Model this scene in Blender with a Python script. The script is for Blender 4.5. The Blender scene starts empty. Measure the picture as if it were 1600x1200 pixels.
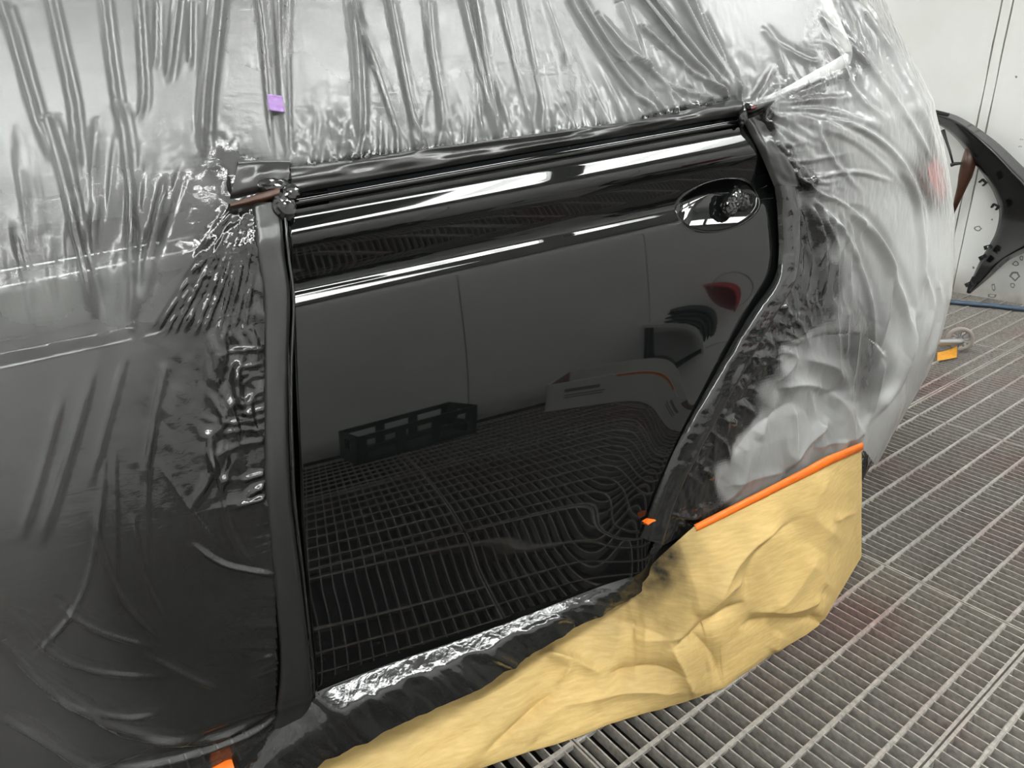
import bpy, bmesh, math, random
import numpy as np
from mathutils import Vector, Matrix

# ------------------------------------------------------------------ camera
FPX = 1110.16
H = 1.25
RC = np.array([[0.873319, -0.486191, -0.03054],
               [-0.208084, -0.315618, -0.92579],
               [0.440471, 0.814864, -0.376804]])      # right, down, forward
scene = bpy.context.scene
C = scene.collection
cd = bpy.data.cameras.new('camera')
cd.sensor_width = 36.0
cd.lens = FPX / 1600 * 36
cd.clip_start = 0.02
cam = bpy.data.objects.new('camera', cd)
C.objects.link(cam)
r_, d_, f_ = [Vector(v) for v in RC]
M = Matrix((r_, -d_, -f_)).transposed().to_4x4()
M.translation = Vector((0, 0, H))
cam.matrix_world = M
scene.camera = cam
# ------------------------------------------------------------------ world, exposure
w = bpy.data.worlds.new('world')
scene.world = w
w.use_nodes = True
w.node_tree.nodes['Background'].inputs[0].default_value = (0.9, 0.95, 1, 1)
w.node_tree.nodes['Background'].inputs[1].default_value = 0.02
vs = scene.view_settings
vs.view_transform = 'Standard'
vs.look = 'None'
vs.gamma = 1
vs.use_curve_mapping = False
vs.exposure = 0.0
scene.cycles.max_bounces = 7
scene.cycles.diffuse_bounces = 3
scene.cycles.glossy_bounces = 4
scene.cycles.transmission_bounces = 5
scene.cycles.transparent_max_bounces = 8
TUBE = 38.0          # emission of the fluorescent tubes
random.seed(4)
rng = np.random.default_rng(7)
PSI = math.radians(8)
cP, sP = math.cos(PSI), math.sin(PSI)
ROOM = Matrix.Rotation(PSI, 4, 'Z')      # room axes in the car's frame


def room(x, y, z=0):
    return np.array([x * cP - y * sP, x * sP + y * cP, z])


# ------------------------------------------------------------------ helpers
def ray(px, py):
    px = np.asarray(px, float)
    py = np.asarray(py, float)
    v = np.stack([(px - 800) / FPX, (py - 600) / FPX, np.ones_like(px)], -1)
    return v @ RC


def to_px(P):
    v = (np.asarray(P) - [0, 0, H]) @ RC.T
    return 800 + FPX * v[..., 0] / v[..., 2], 600 + FPX * v[..., 1] / v[..., 2]


def at_floor(px, py, z=0.0):
    d = ray(px, py)
    return d * ((z - H) / d[..., 2])[..., None] + [0, 0, H]


def at_y(px, py, Y):
    d = ray(px, py)
    return d * (Y / d[..., 1])[..., None] + [0, 0, H]


def link(name, me, mat=None, parent=None):
    o = bpy.data.objects.new(name, me)
    C.objects.link(o)
    if mat:
        me.materials.append(mat)
    if parent:
        o.parent = parent
        o.matrix_parent_inverse = Matrix.Translation(parent.location).inverted()
    return o


def empty(name, loc=(0, 0, 0)):
    o = bpy.data.objects.new(name, None)
    o.location = loc
    o.empty_display_size = 0.1
    C.objects.link(o)
    return o


def tag(o, label, cat=None, group=None, kind=None):
    o['label'] = label
    if cat:
        o['category'] = cat
    if group:
        o['group'] = group
    if kind:
        o['kind'] = kind
    return o


def mesh(name, V, F, mat=None, parent=None, smooth=False):
    me = bpy.data.meshes.new(name)
    me.from_pydata([tuple(map(float, v)) for v in V], [], F)
    me.update()
    if smooth:
        me.polygons.foreach_set('use_smooth', [True] * len(me.polygons))
    return link(name, me, mat, parent)


def fast_mesh(name, V, Q, mat=None, parent=None, smooth=True, attrs=None):
    """V (n,3) array, Q (m,4) quads"""
    me = bpy.data.meshes.new(name)
    me.vertices.add(len(V))
    me.vertices.foreach_set('co', np.ascontiguousarray(V, dtype=np.float32).ravel())
    me.loops.add(Q.size)
    me.loops.foreach_set('vertex_index', Q.astype(np.int32).ravel())
    me.polygons.add(len(Q))
    me.polygons.foreach_set('loop_start', np.arange(0, Q.size, Q.shape[1], dtype=np.int32))
    me.polygons.foreach_set('loop_total', np.full(len(Q), Q.shape[1], dtype=np.int32))
    me.update(calc_edges=True)
    me.validate()
    me.polygons.foreach_set('use_smooth', np.full(len(me.polygons), smooth))
    for k, a in (attrs or {}).items():
        at = me.attributes.new(k, 'FLOAT', 'POINT')
        at.data.foreach_set('value', np.ascontiguousarray(a, dtype=np.float32).ravel())
    return link(name, me, mat, parent)


def grid_quads(n, m, keep=None, flip=False):
    i, j = np.meshgrid(np.arange(n - 1), np.arange(m - 1), indexing='ij')
    a = i * m + j
    Q = np.stack([a, a + m, a + m + 1, a + 1], -1)
    if flip:
        Q = Q[..., ::-1]
    if keep is not None:
        return Q[keep]
    return Q.reshape(-1, 4)


def grid_mesh(name, P, mat, parent=None, keep=None, flip=False, smooth=True, attrs=None):
    n, m = P.shape[:2]
    Q = grid_quads(n, m, keep, flip)
    V = P.reshape(-1, 3)
    if keep is not None:
        used = np.zeros(n * m, bool)
        used[Q.ravel()] = True
        idx = np.cumsum(used) - 1
        V = V[used]
        Q = idx[Q]
        attrs = {k: a.ravel()[used] for k, a in (attrs or {}).items()}
    return fast_mesh(name, V, Q, mat, parent, smooth, attrs)


def box_geo(x0, x1, y0, y1, z0, z1):
    V = [(x, y, z) for x in (x0, x1) for y in (y0, y1) for z in (z0, z1)]
    F = [(0, 1, 3, 2), (4, 6, 7, 5), (0, 4, 5, 1), (2, 3, 7, 6), (0, 2, 6, 4), (1, 5, 7, 3)]
    return V, F


def boxes(name, L, mat, parent=None, bevel=0):
    V, F = [], []
    for b in L:
        v, f = box_geo(*b)
        n = len(V)
        V += v
        F += [tuple(i + n for i in q) for q in f]
    o = mesh(name, V, F, mat, parent)
    if bevel:
        md = o.modifiers.new('bevel', 'BEVEL')
        md.width = bevel
        md.segments = 2
    return o


def tube(name, pts, r, mat, parent=None, seg=10, closed=False):
    pts = [Vector(p) for p in pts]
    rs = r if hasattr(r, '__len__') else [r] * len(pts)
    V, F = [], []
    n = len(pts)
    for i, p in enumerate(pts):
        t = (pts[min(i + 1, n - 1)] - pts[max(i - 1, 0)]).normalized()
        a = t.cross(Vector((0, 0, 1)))
        if a.length < 1e-3:
            a = t.cross(Vector((0, 1, 0)))
        a.normalize()
        b = t.cross(a)
        for k in range(seg):
            an = 2 * math.pi * k / seg
            V.append(p + rs[i] * (math.cos(an) * a + math.sin(an) * b))
    for i in range(n - 1):
        for k in range(seg):
            F.append((i * seg + k, i * seg + (k + 1) % seg, (i + 1) * seg + (k + 1) % seg, (i + 1) * seg + k))
    F.append(tuple(range(seg))[::-1])
    F.append(tuple((n - 1) * seg + k for k in range(seg)))
    return mesh(name, V, F, mat, parent, True)


def lathe(name, prof, mat, parent=None, seg=32, M4=None):
    """prof: (r, z) pairs around the local z axis"""
    V, F = [], []
    for r, z in prof:
        for k in range(seg):
            a = 2 * math.pi * k / seg
            V.append(Vector((r * math.cos(a), r * math.sin(a), z)))
    for i in range(len(prof) - 1):
        for k in range(seg):
            F.append((i * seg + k, i * seg + (k + 1) % seg, (i + 1) * seg + (k + 1) % seg, (i + 1) * seg + k))
    if M4 is not None:
        V = [M4 @ v for v in V]
    return mesh(name, V, F, mat, parent, True)


def resample(pts, n):
    pts = np.asarray(pts, float)
    d = np.r_[0, np.cumsum(np.linalg.norm(np.diff(pts, axis=0), axis=1))]
    t = np.linspace(0, d[-1], n)
    return np.stack([np.interp(t, d, pts[:, k]) for k in range(pts.shape[1])], 1)


def smooth_line(pts, n):
    """Catmull-Rom through points, resampled"""
    P = np.asarray(pts, float)
    if len(P) < 3:
        return resample(P, n)
    Q = np.vstack([2 * P[0] - P[1], P, 2 * P[-1] - P[-2]])
    out = []
    for i in range(1, len(Q) - 2):
        t = np.linspace(0, 1, 12, endpoint=False)[:, None]
        a, b, c, d = Q[i - 1], Q[i], Q[i + 1], Q[i + 2]
        out.append(0.5 * (2 * b + (c - a) * t + (2 * a - 5 * b + 4 * c - d) * t ** 2 + (3 * b - a - 3 * c + d) * t ** 3))
    out = np.vstack(out + [P[-1:]])
    return resample(out, n)


def noise2(x, y, seed=0):
    """smooth value noise, -1..1"""
    g = np.random.default_rng(seed).uniform(-1, 1, (256, 256))
    xi, yi = np.floor(x).astype(int), np.floor(y).astype(int)
    fx, fy = x - xi, y - yi
    fx, fy = fx * fx * fx * (fx * (fx * 6 - 15) + 10), fy * fy * fy * (fy * (fy * 6 - 15) + 10)
    a = g[xi % 256, yi % 256]
    b = g[(xi + 1) % 256, yi % 256]
    c = g[xi % 256, (yi + 1) % 256]
    d = g[(xi + 1) % 256, (yi + 1) % 256]
    return (a * (1 - fx) + b * fx) * (1 - fy) + (c * (1 - fx) + d * fx) * fy


def facet2(x, y, seed=0):
    """creased, paper-like relief: distance between the two nearest cell centres, 0..1"""
    g = np.random.default_rng(seed).uniform(0, 1, (64, 64, 2))
    xi, yi = np.floor(x).astype(int), np.floor(y).astype(int)
    best = np.full(x.shape, 9.0)
    for i in (-1, 0, 1):
        for j in (-1, 0, 1):
            c = g[(xi + i) % 64, (yi + j) % 64]
            d = np.hypot(xi + i + c[..., 0] - x, yi + j + c[..., 1] - y)
            best = np.minimum(best, d)
    return best


def facet_lin(x, y, seed=0, rot=0.6):
    """random heights joined by flat triangles: the relief of crushed foil or paper, -1..1"""
    g = np.random.default_rng(seed).uniform(-1, 1, (64, 64))
    jx = np.random.default_rng(seed + 99)
    c, s = math.cos(rot), math.sin(rot)
    u, v = c * x - s * y, s * x + c * y
    u, v = u + 0.35 * noise2(u * 0.8, v * 0.8, seed + 1), v + 0.35 * noise2(u * 0.8, v * 0.8, seed + 2)
    u = u + v * 0.5
    i, j = np.floor(u).astype(int), np.floor(v).astype(int)
    a, b = u - i, v - j
    h00, h10, h01, h11 = g[i % 64, j % 64], g[(i + 1) % 64, j % 64], g[i % 64, (j + 1) % 64], g[(i + 1) % 64, (j + 1) % 64]
    lo = h00 + (h10 - h00) * a + (h01 - h00) * b
    hi = h11 + (h01 - h11) * (1 - a) + (h10 - h11) * (1 - b)
    return np.where(a + b < 1, lo, hi)


# ------------------------------------------------------------------ materials
def mat_new(name):
    m = bpy.data.materials.new(name)
    m.use_nodes = True
    nt = m.node_tree
    return m, nt, nt.nodes, nt.links, nt.nodes['Principled BSDF']


def simple(name, col, rough=0.5, metal=0.0, noise=0.0, scale=20.0, bump=0.0, bscale=60, spec=0.5, coat=0.0):
    m, nt, N, L, b = mat_new(name)
    b.inputs['Roughness'].default_value = rough
    b.inputs['Metallic'].default_value = metal
    b.inputs['Specular IOR Level'].default_value = spec
    b.inputs['Coat Weight'].default_value = coat
    b.inputs['Coat Roughness'].default_value = 0.03
    tc = N.new('ShaderNodeTexCoord')
    if noise:
        n = N.new('ShaderNodeTexNoise')
        n.inputs['Scale'].default_value = scale
        n.inputs['Detail'].default_value = 6
        L.new(tc.outputs['Object'], n.inputs['Vector'])
        mx = N.new('ShaderNodeMix')
        mx.data_type = 'RGBA'
        mx.inputs[6].default_value = tuple(c * (1 - noise) for c in col) + (1,)
        mx.inputs[7].default_value = tuple(min(1, c * (1 + noise)) for c in col) + (1,)
        L.new(n.outputs['Fac'], mx.inputs[0])
        L.new(mx.outputs[2], b.inputs['Base Color'])
    else:
        b.inputs['Base Color'].default_value = (*col, 1)
    if bump:
        n2 = N.new('ShaderNodeTexNoise')
        n2.inputs['Scale'].default_value = bscale
        n2.inputs['Detail'].default_value = 4
        L.new(tc.outputs['Object'], n2.inputs['Vector'])
        bp = N.new('ShaderNodeBump')
        bp.inputs['Strength'].default_value = bump
        bp.inputs['Distance'].default_value = 0.01
        L.new(n2.outputs['Fac'], bp.inputs['Height'])
        L.new(bp.outputs[0], b.inputs['Normal'])
    return m


def emit(name, col, s):
    m = bpy.data.materials.new(name)
    m.use_nodes = True
    nt = m.node_tree
    nt.nodes.clear()
    e = nt.nodes.new('ShaderNodeEmission')
    e.inputs[0].default_value = (*col, 1)
    e.inputs[1].default_value = s
    o = nt.nodes.new('ShaderNodeOutputMaterial')
    nt.links.new(e.outputs[0], o.inputs[0])
    return m


MAT = {}
MAT['paint'] = simple('black_paint', (0.004, 0.0045, 0.0045), 0.025, spec=0.5)
MAT['wall'] = None
MAT['steel_dark'] = simple('black_plastic', (0.012, 0.013, 0.013), 0.35, noise=0.2)
MAT['rubber'] = simple('tyre_rubber', (0.02, 0.02, 0.02), 0.8)
MAT['alloy'] = simple('wheel_alloy', (0.35, 0.35, 0.36), 0.35, 0.9)
MAT['tube'] = emit('fluorescent_tube', (0.985, 1.0, 0.985), TUBE)
MAT['fixture'] = simple('fixture_white', (0.75, 0.76, 0.75), 0.4)


def wall_material():
    m, nt, N, L, b = mat_new('booth_wall')
    tc = N.new('ShaderNodeTexCoord')
    n = N.new('ShaderNodeTexNoise')
    n.inputs['Scale'].default_value = 1.7
    n.inputs['Detail'].default_value = 8
    L.new(tc.outputs['Object'], n.inputs['Vector'])
    r = N.new('ShaderNodeValToRGB')
    r.color_ramp.elements[0].position = 0.3
    r.color_ramp.elements[0].color = (0.76, 0.755, 0.72, 1)
    r.color_ramp.elements[1].position = 0.6
    r.color_ramp.elements[1].color = (0.83, 0.835, 0.815, 1)
    L.new(n.outputs['Fac'], r.inputs[0])
    # grime close to the floor
    sx = N.new('ShaderNodeSeparateXYZ')
    L.new(tc.outputs['Object'], sx.inputs[0])
    mr = N.new('ShaderNodeMapRange')
    mr.inputs[1].default_value = 0.16
    mr.inputs[2].default_value = 0.0
    L.new(sx.outputs[2], mr.inputs[0])
    n2 = N.new('ShaderNodeTexNoise')
    n2.inputs['Scale'].default_value = 9
    n2.inputs['Detail'].default_value = 8
    L.new(tc.outputs['Object'], n2.inputs['Vector'])
    mu = N.new('ShaderNodeMath')
    mu.operation = 'MULTIPLY'
    L.new(mr.outputs[0], mu.inputs[0])
    L.new(n2.outputs['Fac'], mu.inputs[1])
    mx = N.new('ShaderNodeMix')
    mx.data_type = 'RGBA'
    mx.inputs[7].default_value = (0.16, 0.13, 0.09, 1)
    L.new(mu.outputs[0], mx.inputs[0])
    L.new(r.outputs[0], mx.inputs[6])
    L.new(mx.outputs[2], b.inputs['Base Color'])
    b.inputs['Roughness'].default_value = 0.5
    return m


MAT['wall'] = wall_material()


def grate_material():
    m, nt, N, L, b = mat_new('dusty_grating')
    g = N.new('ShaderNodeNewGeometry')
    n = N.new('ShaderNodeTexNoise')
    n.inputs['Scale'].default_value = 1.6
    n.inputs['Detail'].default_value = 3
    L.new(g.outputs['Position'], n.inputs['Vector'])
    r = N.new('ShaderNodeValToRGB')
    r.color_ramp.elements[0].position = 0.50
    r.color_ramp.elements[0].color = (0.37, 0.345, 0.315, 1)
    r.color_ramp.elements[1].position = 0.68
    r.color_ramp.elements[1].color = (0.34, 0.255, 0.24, 1)
    L.new(n.outputs['Fac'], r.inputs[0])
    n2 = N.new('ShaderNodeTexNoise')
    n2.inputs['Scale'].default_value = 90
    n2.inputs['Detail'].default_value = 5
    L.new(g.outputs['Position'], n2.inputs['Vector'])
    mr = N.new('ShaderNodeMapRange')
    mr.inputs[1].default_value = 0.3
    mr.inputs[2].default_value = 0.75
    mr.inputs[3].default_value = 0.62
    mr.inputs[4].default_value = 1.08
    L.new(n2.outputs['Fac'], mr.inputs[0])
    mx = N.new('ShaderNodeMix')
    mx.data_type = 'RGBA'
    mx.blend_type = 'MULTIPLY'
    mx.inputs[0].default_value = 1
    L.new(r.outputs[0], mx.inputs[6])
    L.new(mr.outputs[0], mx.inputs[7])
    L.new(mx.outputs[2], b.inputs['Base Color'])
    b.inputs['Roughness'].default_value = 0.75
    b.inputs['Specular IOR Level'].default_value = 0.25
    return m


MAT['grate'] = grate_material()
MAT['pit'] = simple('pit_floor', (0.035, 0.032, 0.03), 0.9, noise=0.4, scale=3)


def film_material():
    """thin plastic sheet: clear, milky where it hangs free, coated with black overspray near the door"""
    m = bpy.data.materials.new('masking_film')
    m.use_nodes = True
    nt = m.node_tree
    N, L = nt.nodes, nt.links
    N.clear()
    out = N.new('ShaderNodeOutputMaterial')
    g = N.new('ShaderNodeNewGeometry')

    def attr(k):
        a = N.new('ShaderNodeAttribute')
        a.attribute_name = k
        return a.outputs['Fac']

    def noise(scale, detail=4, vec=None, dist=0.0):
        n = N.new('ShaderNodeTexNoise')
        n.inputs['Scale'].default_value = scale
        n.inputs['Detail'].default_value = detail
        n.inputs['Distortion'].default_value = dist
        L.new(vec or g.outputs['Position'], n.inputs['Vector'])
        return n.outputs['Fac']

    def math_(op, a, b):
        n = N.new('ShaderNodeMath')
        n.operation = op
        n.use_clamp = True
        for k, v in enumerate((a, b)):
            if isinstance(v, (int, float)):
                n.inputs[k].default_value = v
            else:
                L.new(v, n.inputs[k])
        return n.outputs[0]
    mp = N.new('ShaderNodeMapping')
    mp.inputs['Scale'].default_value = (14, 14, 75)
    L.new(g.outputs['Position'], mp.inputs['Vector'])
    h1 = noise(1.0, 5, mp.outputs[0], 0.6)           # faint creases across the sheet
    h2 = noise(120, 3, None, 1.5)
    vo = N.new('ShaderNodeTexVoronoi')
    vo.feature = 'DISTANCE_TO_EDGE'
    vo.inputs['Scale'].default_value = 60
    L.new(g.outputs['Position'], vo.inputs['Vector'])
    cr = math_('MULTIPLY', vo.outputs['Distance'], attr('crumple'))
    s = math_('ADD', math_('MULTIPLY', h1, 0.22), math_('MULTIPLY', h2, 0.12))
    s2 = N.new('ShaderNodeMath')
    s2.operation = 'MULTIPLY_ADD'
    L.new(cr, s2.inputs[0])
    s2.inputs[1].default_value = 0.8
    L.new(s, s2.inputs[2])
    bp = N.new('ShaderNodeBump')
    bp.inputs['Strength'].default_value = 0.55
    bp.inputs['Distance'].default_value = 0.004
    L.new(s2.outputs[0], bp.inputs['Height'])

    tr = N.new('ShaderNodeBsdfTransparent')
    tr.inputs[0].default_value = (0.93, 0.94, 0.94, 1)
    df = N.new('ShaderNodeBsdfDiffuse')
    df.inputs[0].default_value = (0.86, 0.87, 0.86, 1)
    L.new(bp.outputs[0], df.inputs['Normal'])
    tl = N.new('ShaderNodeBsdfTranslucent')
    tl.inputs[0].default_value = (0.86, 0.87, 0.86, 1)
    milk = N.new('ShaderNodeMixShader')
    milk.inputs[0].default_value = 0.35
    L.new(df.outputs[0], milk.inputs[1])
    L.new(tl.outputs[0], milk.inputs[2])
    clear = N.new('ShaderNodeMixShader')
    hz = math_('MULTIPLY', attr('haze'), 0.66)
    L.new(hz, clear.inputs[0])
    rf_ = N.new('ShaderNodeBsdfRefraction')
    rf_.inputs['IOR'].default_value = 1.01
    rf_.inputs['Roughness'].default_value = 0.12
    rf_.inputs[0].default_value = (0.93, 0.94, 0.94, 1)
    pas = N.new('ShaderNodeMixShader')
    pas.inputs[0].default_value = 0.5
    L.new(tr.outputs[0], pas.inputs[1])
    L.new(rf_.outputs[0], pas.inputs[2])
    L.new(pas.outputs[0], clear.inputs[1])
    L.new(milk.outputs[0], clear.inputs[2])
    gl = N.new('ShaderNodeBsdfGlossy')
    gl.inputs['Roughness'].default_value = 0.29
    gl.inputs[0].default_value = (1, 1, 1, 1)
    L.new(bp.outputs[0], gl.inputs['Normal'])
    fr = N.new('ShaderNodeFresnel')
    fr.inputs['IOR'].default_value = 1.5
    L.new(bp.outputs[0], fr.inputs['Normal'])
    f2 = math_('ADD', math_('MULTIPLY', fr.outputs[0], 1.35), 0.022)       # two faces of a finely ribbed film
    film = N.new('ShaderNodeMixShader')
    L.new(f2, film.inputs[0])
    L.new(clear.outputs[0], film.inputs[1])
    L.new(gl.outputs[0], film.inputs[2])
    bl = N.new('ShaderNodeBsdfPrincipled')
    bl.inputs['Base Color'].default_value = (0.008, 0.0085, 0.0085, 1)
    bl.inputs['Roughness'].default_value = 0.09
    bl.inputs['Specular IOR Level'].default_value = 0.8
    L.new(bp.outputs[0], bl.inputs['Normal'])
    mix = N.new('ShaderNodeMixShader')
    sp = math_('ADD', attr('spray'), math_('MULTIPLY', math_('SUBTRACT', noise(260, 2), 0.5), 0.5))
    sp = math_('MULTIPLY', sp, math_('MULTIPLY', attr('spray'), 1.35))
    L.new(sp, mix.inputs[0])
    L.new(film.outputs[0], mix.inputs[1])
    L.new(bl.outputs[0], mix.inputs[2])
    L.new(mix.outputs[0], out.inputs[0])
    return m


MAT['film'] = film_material()


def black_film_material(name, rough, bump, scale, col=(0.011, 0.012, 0.012), dist=0.006):
    m, nt, N, L, b = mat_new(name)
    b.inputs['Base Color'].default_value = (*col, 1)
    b.inputs['Roughness'].default_value = rough
    b.inputs['Specular IOR Level'].default_value = 0.85
    tc = N.new('ShaderNodeTexCoord')
    vo = N.new('ShaderNodeTexVoronoi')
    vo.feature = 'F1'
    vo.inputs['Scale'].default_value = scale
    n = N.new('ShaderNodeTexNoise')
    n.inputs['Scale'].default_value = scale * 0.5
    n.inputs['Detail'].default_value = 5
    ad = N.new('ShaderNodeMix')
    ad.data_type = 'RGBA'
    ad.inputs[0].default_value = 0.12
    L.new(tc.outputs['Object'], n.inputs['Vector'])
    L.new(tc.outputs['Object'], ad.inputs[6])
    L.new(n.outputs['Color'], ad.inputs[7])
    L.new(ad.outputs[2], vo.inputs['Vector'])
    bp = N.new('ShaderNodeBump')
    bp.inputs['Strength'].default_value = bump
    bp.inputs['Distance'].default_value = dist
    L.new(vo.outputs['Distance'], bp.inputs['Height'])
    L.new(bp.outputs[0], b.inputs['Normal'])
    return m


MAT['tape'] = black_film_material('black_edge_tape', 0.30, 0.10, 22, col=(0.014, 0.015, 0.015))
MAT['crumple'] = black_film_material('black_crumpled_film', 0.10, 0.06, 40)


def kraft_material():
    m, nt, N, L, b = mat_new('kraft_paper')
    g = N.new('ShaderNodeNewGeometry')
    mp = N.new('ShaderNodeMapping')
    mp.inputs['Scale'].default_value = (9, 9, 60)
    mp.inputs['Rotation'].default_value = (0, 0.35, 0)
    L.new(g.outputs['Position'], mp.inputs['Vector'])
    n = N.new('ShaderNodeTexNoise')
    n.inputs['Scale'].default_value = 3
    n.inputs['Detail'].default_value = 6
    L.new(mp.outputs[0], n.inputs['Vector'])
    r = N.new('ShaderNodeValToRGB')
    r.color_ramp.elements[0].position = 0.3
    r.color_ramp.elements[0].color = (0.63, 0.435, 0.165, 1)
    r.color_ramp.elements[1].position = 0.7
    r.color_ramp.elements[1].color = (0.75, 0.545, 0.225, 1)
    L.new(n.outputs['Fac'], r.inputs[0])
    a = N.new('ShaderNodeAttribute')
    a.attribute_name = 'spray'
    n2 = N.new('ShaderNodeTexNoise')
    n2.inputs['Scale'].default_value = 40
    n2.inputs['Detail'].default_value = 6
    L.new(g.outputs['Position'], n2.inputs['Vector'])
    mr = N.new('ShaderNodeMapRange')
    mr.inputs[3].default_value = 0.6
    mr.inputs[4].default_value = 1.4
    L.new(n2.outputs['Fac'], mr.inputs[0])
    mu = N.new('ShaderNodeMath')
    mu.operation = 'MULTIPLY'
    mu.use_clamp = True
    L.new(a.outputs['Fac'], mu.inputs[0])
    L.new(mr.outputs[0], mu.inputs[1])
    mx = N.new('ShaderNodeMix')
    mx.data_type = 'RGBA'
    mx.inputs[7].default_value = (0.012, 0.012, 0.012, 1)
    L.new(mu.outputs[0], mx.inputs[0])
    L.new(r.outputs[0], mx.inputs[6])
    L.new(mx.outputs[2], b.inputs['Base Color'])
    b.inputs['Roughness'].default_value = 0.6
    b.inputs['Specular IOR Level'].default_value = 0.3
    n3 = N.new('ShaderNodeTexNoise')
    n3.inputs['Scale'].default_value = 45
    n3.inputs['Detail'].default_value = 4
    L.new(g.outputs['Position'], n3.inputs['Vector'])
    bp = N.new('ShaderNodeBump')
    bp.inputs['Strength'].default_value = 0.25
    bp.inputs['Distance'].default_value = 0.004
    L.new(n3.outputs['Fac'], bp.inputs['Height'])
    L.new(bp.outputs[0], b.inputs['Normal'])
    return m


MAT['kraft'] = kraft_material()
MAT['orange'] = simple('orange_tape', (0.85, 0.16, 0.006), 0.45, noise=0.12, scale=60)
MAT['purple'] = simple('purple_tape', (0.36, 0.22, 0.50), 0.6, noise=0.15, scale=200)
MAT['gap'] = simple('panel_gap', (0.004, 0.004, 0.004), 0.6)
MAT['glass'] = simple('dark_glass', (0.03, 0.034, 0.036), 0.02, spec=0.5)
MAT['lamp'] = simple('tail_lamp_red', (0.55, 0.05, 0.05), 0.12, coat=0.5)
MAT['hose'] = simple('blue_pipe', (0.055, 0.085, 0.13), 0.4, noise=0.35, scale=25)
MAT['caster'] = simple('caster_tread', (0.30, 0.265, 0.24), 0.6, noise=0.15)
MAT['castersteel'] = simple('caster_steel', (0.42, 0.42, 0.42), 0.35, 0.7)
MAT['amber'] = simple('amber_tape', (0.72, 0.33, 0.03), 0.35, noise=0.35, scale=40)
MAT['card'] = simple('white_cardboard', (0.72, 0.72, 0.69), 0.7)
MAT['brown'] = simple('brown_cardboard', (0.22, 0.11, 0.06), 0.8)
MAT['red'] = simple('red_plastic', (0.45, 0.02, 0.035), 0.35)
MAT['white'] = simple('white_board', (0.6, 0.6, 0.58), 0.4)
MAT['cloth'] = simple('dark_cloth', (0.03, 0.03, 0.035), 0.9, noise=0.3)
MAT['seam'] = simple('wall_seam', (0.30, 0.27, 0.20), 0.7, noise=0.4, scale=12)
MAT['chip'] = simple('wall_chip', (0.22, 0.22, 0.21), 0.8)
MAT['fender'] = simple('fender_black', (0.004, 0.0045, 0.0048), 0.17, spec=0.6)
MAT['fender_top'] = MAT['fender']
MAT['rust'] = simple('brown_wrap', (0.05, 0.018, 0.008), 0.4, noise=0.5, scale=60)

# ------------------------------------------------------------------ car body side: a real surface y(x, z)
def pchip(xk, yk, x):
    """monotone-ish smooth interpolation (cosine-free Hermite)"""
    xk, yk = np.asarray(xk, float), np.asarray(yk, float)
    h = np.diff(xk)
    d = np.diff(yk) / h
    m = np.zeros_like(yk)
    m[1:-1] = np.where(d[:-1] * d[1:] > 0, 2 * d[:-1] * d[1:] / (d[:-1] + d[1:] + 1e-12), 0)
    m[0], m[-1] = d[0], d[-1]
    i = np.clip(np.searchsorted(xk, x) - 1, 0, len(h) - 1)
    t = (np.clip(x, xk[0], xk[-1]) - xk[i]) / h[i]
    return ((1 + 2 * t) * (1 - t) ** 2 * yk[i] + t * (1 - t) ** 2 * h[i] * m[i]
            + t * t * (3 - 2 * t) * yk[i + 1] + t * t * (t - 1) * h[i] * m[i + 1])


def z_bot(x): return 0.304 - 0.0526 * (x - 0.136)
def z_cre(x): return 0.996 + 0.0651 * (x - 0.194)
def z_blt(x): return 1.113 + 0.0825 * (x - 0.211)


# facing angle of the panel (degrees, + looks up) from the door's lower edge (0) over the crease (1) to the belt (2)
TILT = [(0, -40), (0.012, -22), (0.035, -10), (0.12, -5), (0.22, -3.5), (0.33, -6), (0.42, -4), (0.54, 0.2), (0.66, 4.5),
        (0.80, 8), (0.93, 10), (0.972, 12), (0.984, 28), (0.996, 32.3),
        (1.04, 32), (1.085, 8), (1.15, -4), (1.30, -14), (1.48, -14), (1.62, -6), (1.70, 8), (1.765, 25), (1.81, 29.3), (1.89, 29.3), (1.945, 20), (2.0, 14)]
sk = np.linspace(0, 2, 1601)
tk = pchip([a for a, _ in TILT], [b for _, b in TILT], sk)
hs = np.where(sk < 1, 0.715, 0.122)
yk = np.r_[0, np.cumsum(np.tan(np.radians((tk[1:] + tk[:-1]) / 2)) * (hs[1:] + hs[:-1]) / 2 * np.diff(sk))]
yk -= np.interp(1.0, sk, yk)
# the taut line a stretched sheet takes over the same section
zk = np.where(sk < 1, (sk - 1) * 0.715, (sk - 1) * 0.122)
hull = [0]
for i in range(1, len(zk)):
    while len(hull) > 1:
        a, b = hull[-2], hull[-1]
        if (yk[b] - yk[a]) * (zk[i] - zk[a]) >= (yk[i] - yk[a]) * (zk[b] - zk[a]):
            hull.pop()
        else:
            break
    hull.append(i)
hk = np.interp(zk, zk[hull], yk[hull])
GLASS_TAN = math.tan(math.radians(20))
# the sheet bends softly where it leaves the window for the door
fz = np.arange(-0.715, 0.80, 0.002)
fy_ = np.where(fz < 0.122, np.interp(fz, zk, hk), hk[-1] + (fz - 0.122) * GLASS_TAN)
ker = np.exp(-0.5 * (np.arange(-45, 46) / 15.0) ** 2)
ker /= ker.sum()
ext = np.r_[fy_[0] + (np.arange(-45, 0)) * (fy_[1] - fy_[0]), fy_, fy_[-1] + (np.arange(1, 46)) * (fy_[-1] - fy_[-2])]
fs_ = np.convolve(ext, ker, 'valid')
fs_ = np.minimum(fs_, fy_ + 0.001) - 0.001


def s_of(x, z):
    b, c, t = z_bot(x), z_cre(x), z_blt(x)
    return np.where(z < c, (z - b) / (c - b), 1 + (z - c) / (t - c))


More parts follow.
